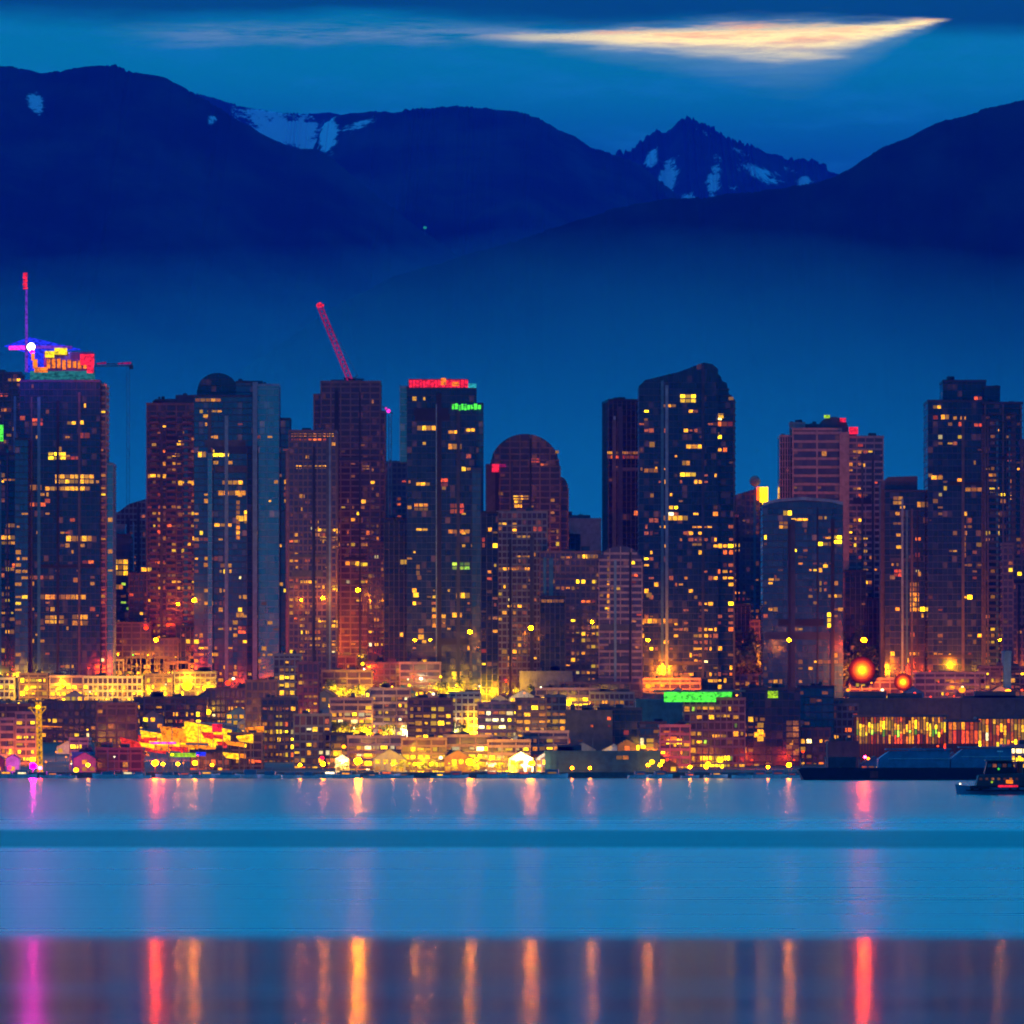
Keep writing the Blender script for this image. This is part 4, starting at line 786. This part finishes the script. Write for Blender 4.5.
flood(862, 670, 6.6, 'biggest round orange floodlight, right of centre above the market hall'); flood(903, 682, 4.2, 'smaller round orange floodlight just right of the biggest one')
D = Dg(657, 14); t = thing('floodlight', (wx(527, D), D, gz(D)), 'fan shaped orange floodlit fountain lamp below the domed tower', 'lamp')
sub(t, 'column', E['oneon'], MB().tube(at(527, 674, D), at(527, 662, D), .5, 1.6, 10)); sub(t, 'bowl', emis('bowl', (1, .2, 0), 1.6), MB().tube(at(527, 662, D), at(527, 656, D), 1.6, 4.4, 14)); sub(t, 'bulb', LMM['o1'], MB().ball(at(527, 655.5, D), 3.2, 3, 1.0), smooth=True)
l = bpy.data.lights.new('facade_spot', 'SPOT'); l.spot_size = R(168); l.energy = 60000; l.color = (1, .25, .02); lo = bpy.data.objects.new('facade_spot', l); C.collection.objects.link(lo); lo.parent = t; lo.location = (0, -6, 16); lo.rotation_euler = (R(90), 0, 0)
for q in [(10, 682, 'y', 2.2, 1, 30000), (36, 683, 'w', 1.0, 1, 9000), (62, 686, 'y', 1.0, 1, 15000), (187, 686, 'y', 2.4, 1, 45000), (150, 692, 'y', 1.2, 1, 9000), (205, 688, 'y', 1.3, 1, 12000), (228, 683, 'r', 1.4, .3, 12000), (248, 686, 'r', 1.6, .3, 15000), (262, 692, 'o', 2.0, 1, 12000), (272, 690, 'o', 1.4, 1, 0),
          (146, 628, 'r', 1.2, .3, 9000), (168, 625, 'r', 1.0, .3, 6000), (458, 685, 'y', 1.2, 1, 20000), (355, 707, 'w', 1.2, 1, 26000), (330, 725, 'w', 1.2, 1, 12000), (362, 725, 'w', 1.6, 1, 20000), (395, 705, 'y', 1, 1, 18000), (430, 700, 'y', 1, 1, 26000), (470, 700, 'y', 1, 1, 22000), (500, 712, 'y', .8, 1, 16000), (440, 726, 'g', .8, 1, 6000),
          (466, 751, 'w', 2.0, 1, 16000), (482, 750, 'w', 1.6, 1, 6000), (512, 742, 'y', 1.5, 1, 12000), (540, 746, 'w', 1.4, 1, 12000), (556, 736, 'y', 1.2, 1, 10000), (568, 703, 'y', 1.5, 1, 26000), (610, 694, 'y', 1, 1, 12000), (593, 661, 'r', 2.0, .3, 30000), (606, 660, 'o', 1.6, 1, 16000), (633, 660, 'o', 1.4, .3, 15000), (655, 666, 'y', 1.4, 1, 16000), (676, 666, 'y', 1.2, 1, 12000), (700, 655, 'o', 1.2, 1, 22000), (715, 648, 'o', 1, 1, 22000), (648, 686, 'o', 1.4, .3, 6000),
          (676, 738, 'y', 1.6, 1, 10000), (664, 712, 'y', 1.2, 1, 8000), (720, 760, 'y', 1.2, 1, 9000), (708, 764, 'y', 1, 1, 6000), (652, 762, 'y', 1, 1, 0), (778, 668, 'o', 1.8, .3, 22000), (790, 660, 'y', 1.6, 1, 16000), (815, 664, 'y', 1.2, 1, 12000), (836, 668, 'o', 2.0, 1, 22000), (810, 676, 'r', 1.6, .3, 12000), (848, 690, 'o', .9, .3, 0), (930, 678, 'o', .8, .3, 6000), (962, 690, 'o', 1.6, .3, 12000), (978, 683, 'y', 1.4, 1, 12000), (990, 680, 'y', 1.6, 1, 15000), (1008, 692, 'o', 1.6, 1, 16000), (994, 664, 'o', 1.1, .3, 9000),
          (948, 747, 'r', 2.0, .3, 6000), (968, 745, 'p', 1.1, .3, 2000), (1012, 744, 'w', 1.5, 1, 9000), (1020, 738, 'y', 1.5, 1, 6000), (80, 742, 'y', 1.6, 1, 9000), (22, 722, 'o', 1.6, .3, 6000), (210, 738, 'y', 1.2, 1, 12000), (236, 742, 'y', 1.4, 1, 12000), (150, 738, 'r', 1.2, .3, 9000), (292, 740, 'y', 1.0, 1, 5000), (258, 742, 'y', 1.6, 1, 9000), (322, 758, 'p', .9, .3, 0), (208, 712, 'y', 1.4, 1, 6000)]:
    lamp(q[0], q[1], q[2], q[3], q[4], q[5])
lr = random.Random(4)
for i in range(240):                             # the many small ones
    px = lr.choice([lr.uniform(-8, 1032), lr.uniform(-8, 560), lr.uniform(320, 560), lr.uniform(840, 1032)]); py = lr.choice([lr.uniform(655, 700), lr.uniform(700, 764)])
    key = 'r' if px > 780 and lr.random() < .25 else ('o' if px > 570 and lr.random() < .6 else lr.choice('yyyowr')); lamp(px, py, key, lr.choice([.35, .45, .6, .8]), lr.choice([.3, .3, 1]), 4000 if lr.random() < .3 else 0, h=lr.choice([5, 7, 9]))
for i in range(34): lamp(-10+i*31+lr.uniform(-10, 10), lr.uniform(648, 672), 'o' if i % 3 else 'r', .5, .3, lr.choice([40000, 80000, 140000]), h=12)     # tall sodium lamps in the streets between the towers
# quay lamps: the ones whose light runs down over the water
for px, py, key, r, s in [(33, 766, 'm', 1.3, 9), (88, 765, 'o', .7, 3), (155, 763, 'r', 1.3, 9), (163, 764, 'o', .7, 3), (178, 764, 'o', .7, 3), (195, 763, 'o', .9, 3), (212, 765, 'o', .6, 3), (300, 765, 'o', .7, 3), (323, 764, 'o', .9, 3), (358, 761, 'o', 1.4, 9), (393, 764, 'o', .6, 3), (415, 764, 'o', .6, 3), (431, 764, 'o', .6, 3), (470, 762, 'o', 1.4, 3), (531, 763, 'o', 1.4, 3),
          (572, 768, 'o', .6, 3), (590, 768, 'o', .6, 3), (648, 765, 'o', .7, 3), (660, 765, 'o', .7, 3), (690, 767, 'o', .7, 3), (706, 767, 'o', .7, 3), (722, 767, 'y', .6, 1), (768, 767, 'o', .6, 3), (789, 765, 'o', .9, 3), (865, 757, 'p', .6, 3), (905, 760, 'r', .6, 3), (1000, 756, 'r', .6, 3), (40, 768, 'p', .8, 3), (10, 768, 'p', .8, 1), (76, 770, 'y', 1.0, 1)]:
    lamp(px, py, key, r, s, 0, D=2204.5, name='quay_lamp', lab=f'{COLN[key]} quay lamp above the water', grp='lamps along the quay')
def streak_lamp(px, py, D, key, r, s, lab):  # added lamps, set high so their streaks reach the near water
    t = thing('streak_light', (wx(px, D), D, wz(py, D)), lab, 'lamp', px=px)
    MB().box(-r*.5, r*.5, .2, 1.6, -r*.4, r*.4).build('bracket', M['steel'], t); MB().ball((0, 0, 0), r, r*.6, r*.8).build('globe', LMM[key+str(s)], t, smooth=True)
for q in [(32, 351, 2788, 'm', 1.05, 30, 'added magenta streak lamp at the foot of the pink mast'), (156, 640, 2655, 'r', .9, 30, 'added red streak lamp high on the block below the brown tower'), (194, 600, 2775, 'o', .9, 9, 'added orange streak lamp on the round topped tower'), (178, 604, 2855, 'o', .6, 9, 'small added orange streak lamp low on the brown tower'), (358, 590, 2735, 'o', .95, 30, 'strong added orange streak lamp low on the crane tower'), (323, 598, 2736, 'o', .7, 9, 'added orange streak lamp low on the orange topped block'), (301, 600, 2736, 'o', .5, 9, 'small added orange streak lamp by the left edge of the orange topped block'),
          (415, 640, 2650, 'o', .6, 9, 'added orange streak lamp at the left foot of the red crowned tower'), (430, 640, 2650, 'o', .5, 9, 'added orange streak lamp at the middle foot of the red crowned tower'), (470, 632, 2655, 'o', .9, 9, 'added orange streak lamp at the right foot of the red crowned tower'), (531, 628, 2660, 'o', 1.1, 9, 'added orange streak lamp below the domed tower'), (592, 622, 2660, 'o', .7, 9, 'added orange streak lamp below the flat grey block'), (648, 640, 2655, 'o', .7, 9, 'added orange streak lamp at the left foot of the slant roofed tower'), (789, 640, 2650, 'o', .8, 9, 'added orange streak lamp below the blue office block'), (864, 640, 2660, 'r', 1.2, 30, 'added red streak lamp above the biggest orange floodlight'), (1000, 640, 2655, 'o', .5, 9, 'added orange streak lamp at the right foot of the stepped tower')]:
    streak_lamp(*q)
# ------------------------------------------------------------------ trees
def crown(mb, c, rx, rz, n, rg, s=.55):
    for _ in range(n):
        while True:
            p = Vector((rg.uniform(-1, 1), rg.uniform(-1, 1), rg.uniform(-1, 1)))
            if .25 < p.length < 1: break
        q = Vector((c[0]+p.x*rx, c[1]+p.y*rx, c[2]+p.z*rz)); a = Vector((rg.gauss(0, 1), rg.gauss(0, 1), rg.gauss(0, 1))).normalized(); b = a.orthogonal().normalized(); d = a.cross(b); k = rg.uniform(.5, 1.2)*s
        i = len(mb.v); mb.v += [tuple(q+b*k), tuple(q+d*k*.7), tuple(q-b*k), tuple(q-d*k*.7)]; mb.f.append((i, i+1, i+2, i+3))
TREES = []
for k in range(6):
    rg = random.Random(100+k); cr = MB(); tr = MB().tube((0, 0, -.6), (0, 0, 2.6), .28, .18, 6)
    if k < 4:
        for j in range(7):
            c_ = (rg.uniform(-2, 2), rg.uniform(-2, 2), rg.uniform(3.2, 7.0)); crown(cr, c_, rg.uniform(1.0, 1.8), rg.uniform(.8, 1.5), 75, rg, .42); tr.tube((0, 0, 2.2+j*.1), (c_[0]*.8, c_[1]*.8, c_[2]), .12, .03, 4)
    else:
        for j in range(9): crown(cr, (rg.uniform(-.2, .2), 0, 1.5+j*.95), 2.3*(1-j/10)+.2, .5, 60, rg, .38)
        tr.tube((0, 0, 2), (0, 0, 9.6), .2, .03, 5)
    a, b = cr.mesh('crown'), tr.mesh('trunk'); a.materials.append(M['leaf' if k < 4 else 'needle']); b.materials.append(M['bark']); TREES.append((a, b))
def tree(px, py, s, k, lab, grp, D=None):
    D = D or Dg(py); t = thing('street_tree' if k < 4 else 'conifer', (wx(px, D), D, gz(D)-.1), lab, 'tree', grp, px=px, rz=random.uniform(0, 6)); t.scale = (s, s, s)
    link('crown', TREES[k][0], t); link('trunk', TREES[k][1], t)
tl = random.Random(9)
def fill_lamp(px, py, key, pw, h=4, D=None):  # added lamps that brighten the facades and trees behind them
    lamp(px, py, key, .4, .3, pw, h=h, D=D, lab=f'{COLN[key]} added fill lamp low on the slope', name='low_fill_lamp', grp='garden lamps among the trees')
for i in range(22): tree(52+i*4.8+tl.uniform(-2, 2), 657+tl.uniform(-2, 2), tl.uniform(.7, 1.0), tl.randrange(4), 'leafy tree lit yellow green in left row', 'lit trees in the left row')
for i in range(7): lamp(58+i*15, 655, 'g' if i % 2 else 'y', .4, 1, 9000, h=3, name='low_fill_lamp', lab='garden lamp lighting the left row of trees', grp='garden lamps among the trees')
CROW = [Dg(742)-7, Dg(770)-7, Dg(748)-6]        # the three rows of trees stand just in front of the rows of houses
for i in range(48):
    D = [Dg(741)-7, Dg(741)-9, 2214, Dg(700)-6][i % 4]; tree(tl.uniform(326, 545), 0, tl.uniform(.8, 1.35) if D > 2220 else tl.uniform(.5, .75), tl.randrange(4), 'leafy tree lit yellow on the centre waterfront', 'lit trees on the centre waterfront', D=D)
for i in range(47):
    D = [Dg(741)-12, 2209, Dg(700)-11][i % 3]; fill_lamp(326+i*4.4+tl.uniform(-2, 2), HY-(gz(D)+4-EH)*F/D, tl.choice('yyyyw'), tl.choice([6000, 14000, 34000])*(.8 if D < 2220 else 1.3), D=D)
for i in range(26):
    D = [Dg(682)-9, Dg(700)-9][i % 2]; fill_lamp(-4+i*8.6+tl.uniform(-4, 4), HY-(gz(D)+5-EH)*F/D, tl.choice('yyo'), tl.choice([0, 3500, 8000, 18000]), D=D)
for i in range(10): fill_lamp(130+i*13, 752, 'o' if i % 2 else 'r', 12000)
for i in range(12): fill_lamp(-4+i*10, 752+(i % 3)*5, 'o', 9000)
for i in range(12): fill_lamp(640+i*14, 750+(i % 3)*5, 'yor'[i % 3], 9000)
for i in range(16): fill_lamp(520+i*13.5, 664+(i % 3)*6, 'oro'[i % 3], 22000)
for i in range(20): fill_lamp(780+i*13, 664+(i % 4)*8, 'oor'[i % 3], 42000)
for i in range(7): fill_lamp(262+i*9, 700+(i % 3)*20, 'ory'[i % 3], 12000)
for i in range(22): tree(tl.uniform(646, 728), tl.uniform(655, 684), tl.uniform(.9, 1.5), tl.randrange(4), 'leafy tree lit orange on the slope', 'lit trees below the slant roofed tower')
for i in range(14): fill_lamp(tl.uniform(645, 728), tl.uniform(655, 682), 'o', 24000)
for i in range(30): tree(tl.uniform(725, 1024), tl.uniform(664, 690), tl.uniform(.9, 1.6), tl.randrange(6), 'dark tree on the slope at the right', 'dark trees on the right slope')
for i in range(14): tree(tl.uniform(384, 600), tl.uniform(670, 690), tl.uniform(.9, 1.4), tl.randrange(6), 'dark tree on the slope in the centre', 'dark trees on the centre slope')
for i in range(16): tree(tl.uniform(0, 330), tl.uniform(705, 762), tl.uniform(.6, 1.0), tl.randrange(4), 'small dark tree on the left waterfront', 'trees on the left waterfront')
for i in range(64):                             # tall dark trees at the feet of the right-hand towers
    a, b, y0 = [(724, 776, 672), (842, 890, 668), (905, 1012, 666), (380, 415, 672), (778, 845, 676)][i % 5]; D = Dg(y0)+tl.uniform(-30, 45)
    tree(tl.uniform(a, b), 0, tl.uniform(1.7, 3.1), tl.choice([0, 1, 4, 5, 4]), 'tall dark tree at the tower feet', 'tall dark trees at the feet of the towers', D=D)
# ------------------------------------------------------------------ boats
def hull(L_, B, H_, sheer=.5, n=10):
    mb = MB(); ring = []
    for i in range(n+1):
        t = i/n; x = -L_/2+L_*t; w = B/2*(1-max(0, (t-.6)/.4)**2*.97)*(.85+.15*min(1, t*5)); z = H_+sheer*max(0, (t-.5)*2)**2+sheer*.3*(1-t)
        ring.append([(x+(.04*L_*max(0, t-.6)), -w, z), (x, -w*.8, -.6), (x, w*.8, -.6), (x+(.04*L_*max(0, t-.6)), w, z)])
    for r_ in ring: mb.v += r_
    for i in range(n):
        a = i*4
        for j in range(3): mb.f.append((a+j, a+4+j, a+5+j, a+1+j))
        mb.f.append((a+3, a+7, a+4, a))
    mb.f.append((0, 1, 2, 3)); mb.f.append((n*4+3, n*4+2, n*4+1, n*4)); return mb
def cab(L_, B, z, h, x=0): return MB().prism([(x-L_/2, -B/2), (x+L_/2*.9, -B/2), (x+L_/2, 0), (x+L_/2*.9, B/2), (x-L_/2, B/2)], z, z+h)
HB = {}
def boat(px, D, s, kind, key, rz=0, lab=None):
    t = thing('yacht' if kind else 'motor_boat', (wx(px, D), D, 0), lab or ('moored yacht with a bare mast' if kind else 'moored motor boat'), 'boat', 'boats moored along the quay', px=px, rz=rz); t.scale = (s, s, s)
    if kind not in HB:
        a = hull(10, 3, 1.1).mesh('hull'); a.materials.append(M['white']); b = cab(4.4, 2, 1.15, 1.0 if kind else 1.7).mesh('cabin'); b.materials.append(M['pale']); c_ = MB().tube((0, 0, 1.2), (0, 0, 12), .09, .05, 5).tube((0, 0, 2.4), (-4, 0, 2.5), .08, None, 4).mesh('mast') if kind else MB().tube((-.6, 0, 2.8), (-1, 0, 4.4), .06, None, 4).mesh('mast')
        c_.materials.append(M['pale']); HB[kind] = (a, b, c_)
    for n_, me in zip(('hull', 'cabin', 'mast'), HB[kind]): link(n_, me, t)
    link('cabin_window', pane(2.8, .5, key), t, None, (0, -1.08, 1.75))
br = random.Random(8)
for i, px in enumerate([6, 22, 52, 66, 108, 128, 140, 168, 184, 206, 226, 250, 270, 290, 308, 330, 346, 372, 386, 404, 440, 456, 492, 506, 524, 552, 640, 660, 690, 716, 742, 760, 778, 792]):
    boat(px, 2190+br.uniform(-5, 4), br.uniform(.7, 1.25), br.random() < .4, br.choice('yoywr'), br.choice([0, 0, math.pi, .3, 2.9]))
# barge with tug
D = 2078; t = thing('barge', (wx(905, D), D, 0), 'long flat black barge moored on the right', 'barge')
bm = MB().xprism([(wx(806, D), wz(780, D)-1.6), (wx(1040, D), wz(780, D)-1.6), (wx(1044, D), wz(769, D)), (wx(798, D), wz(769, D))], D, D+16); sub(t, 'hull', M['black'], bm)
sub(t, 'deck_rail', M['black'], MB().box(wx(800, D), wx(1043, D), D-.1, D+.1, wz(769, D)+.01, wz(767.6, D))); sub(t, 'deck_house', M['concd'], wbox(828, 856, 757, 768.9, D+4, 6)); sub(t, 'fender_strip', M['redp'], MB().box(wx(870, D), wx(878, D), D-.25, D-.02, wz(778, D), wz(771, D)))
for px in (815, 840, 884, 930, 975): sub(t, 'bollard', M['steel'], MB().tube(at(px, 768.8, D+.6), at(px, 767, D+.6), .3, .4, 6))
D = 1470; t = thing('tug', (wx(1006, D), D, 0), 'dark tug boat with a blue hull and red lit deck cut by the right edge', 'boat')
hb = hull(25, 7, 1.5, 1.1, 14); hb.v = [(-a, b, c) for a, b, c in hb.v]; hb.f = [q[::-1] for q in hb.f]; hb.build('hull', M['bluep'], t, (wx(1005, D)-t.location.x, 3.5, .1))
P_ = lambda px, py, dy=0: (wx(px, D), D+dy, wz(py, D))
sub(t, 'rubbing_strake', M['black'], MB().box(wx(966, D), wx(1040, D), D-.12, D+.1, .9, 1.25)); sub(t, 'bulwark', M['black'], MB().box(wx(970, D), wx(1040, D), D+.1, D+.3, 1.5, 2.3))
sub(t, 'deck_house', M['concd'], MB().xprism([(wx(976, D), 1.6), (wx(1036, D), 1.6), (wx(1036, D), wz(773, D)), (wx(979, D), wz(775, D))], D+.8, D+6.2)); sub(t, 'wheelhouse', M['black'], MB().xprism([(wx(985, D), wz(773.8, D)), (wx(1016, D), wz(773, D)), (wx(1013, D), wz(761, D)), (wx(988, D), wz(761, D))], D+1.4, D+5.6)); sub(t, 'wheelhouse_roof', M['steel'], MB().box(wx(986, D), wx(1015, D), D+1, D+6, wz(761, D)+.01, wz(759.6, D)))
for i in range(5): o = link('wheelhouse_window', pane(1.0, .9, ROOM['d'] if i % 2 else M['glassrail']), t); o.location = Vector((wx(990+i*5, D), D+1.36, wz(765.5, D)))-t.location
for i in range(7): o = link('cabin_window', pane(.7, .6, 'o' if i in (3, 5) else 'd'), t); o.location = Vector((wx(981+i*6, D), D+.77, wz(779, D)))-t.location
sub(t, 'lit_deck', E['redn'], wbox(998, 1018, 785.2, 787.2, D+.05, .05)); sub(t, 'cabin_lamp', E['oneon'], wbox(1006, 1013, 780, 783.5, D+.6, .15)); sub(t, 'navigation_lamp', E['gyel'], MB().ball(P_(992, 782, .5), .3)); sub(t, 'navigation_lamp', E['grn'], MB().ball(P_(999, 769, 1.2), .3))
sub(t, 'mast', M['steel'], MB().tube(P_(1001, 760, 3), P_(1001, 745, 3), .14, .07, 5)); sub(t, 'radar_bar', M['white'], MB().box(wx(998, D), wx(1004, D), D+2.9, D+3.1, wz(752, D), wz(750.8, D))); sub(t, 'funnel', M['redp'], MB().tube(P_(1021, 773, 3), P_(1021, 761, 3), .9, .8, 10)); sub(t, 'bow_post', M['steel'], MB().tube(P_(961, 789, 3), P_(961, 784, 3), .1, None, 5)); sub(t, 'bow_lamp', E['whi'], MB().ball(P_(961, 784, 3), .2))
for px in (972, 980, 1010, 1018): sub(t, 'tyre_fender', M['black'], MB().tube(P_(px, 789, -.35), P_(px, 789, .0), .45, None, 12))
# a faint greenish lamp high on the central slope: find the slope there
from mathutils.bvhtree import BVHTree
best = None; o0 = Vector((0, 0, EH)); dr = (at(425, 235, 1000)-o0).normalized()
for o in C.objects:
    if o.name.startswith('mountain'):
        h_ = BVHTree.FromPolygons([v.co for v in o.data.vertices], [tuple(p.vertices) for p in o.data.polygons]).ray_cast(o0, dr)
        if h_[0] is not None and (best is None or h_[3] < best[1]): best = (h_[0], h_[3])
if best:
    q = best[0]; t = thing('hillside_lamp', (q.x, q.y-6, q.z), 'faint greenish lamp alone on the central mountain slope', 'lamp', px=425)
    MB().tube((0, 0, -6), (0, 0, 12), .5, .3, 6).build('mast', M['steel'], t); MB().ball((0, -.5, 14), 3.5, 2, 3).build('globe', emis('dim_green_lamp', (.02, .40, .28), .8), t)
# ------------------------------------------------------------------ one label for each thing
LMK = [(20, 'left edge tower'), (108, 'masted tower'), (147, 'left gap'), (195, 'brown tower'), (289, 'round topped tower'), (316, 'orange topped block'), (384, 'crane tower'), (406, 'slim violet block'), (483, 'red crowned tower'), (545, 'domed tower'), (602, 'flat grey block'), (639, 'black tower'), (735, 'slant roofed tower'), (764, 'rooftop floodlight'), (843, 'blue office block'), (884, 'pink hotel'), (927, 'frame tower'), (1010, 'stepped tower'), (9999, 'right edge tower')]
ORD = ['leftmost', 'second', 'third', 'fourth', 'fifth', 'sixth', 'seventh', 'eighth', 'ninth', 'tenth', 'eleventh', 'twelfth', 'thirteenth', 'fourteenth', 'fifteenth', 'sixteenth', 'seventeenth', 'eighteenth', 'nineteenth', 'twentieth', 'twenty-first', 'twenty-second', 'twenty-third', 'twenty-fourth', 'twenty-fifth', 'twenty-sixth']
from collections import defaultdict
base = defaultdict(list)
for o, lab, px in THINGS: base[lab].append((o, px))
for lab, lst in base.items():
    if len(lst) == 1: lst[0][0]['label'] = lab if len(lab.split()) > 5 else lab+', below the '+next(n for x_, n in LMK if lst[0][1] < x_); continue
    byl = defaultdict(list)
    for o, px in lst: byl[next(n for x_, n in LMK if px < x_)].append((px, o))
    for n, l2 in byl.items():
        l2.sort(key=lambda q: q[0])
        if len(l2) == 1: l2[0][1]['label'] = f'{lab}, below the {n}'
        else:
            for i, (_, o) in enumerate(l2): o['label'] = f'{lab}, below {n}, {ORD[min(i, 25)]}'+(' from left' if i else '')
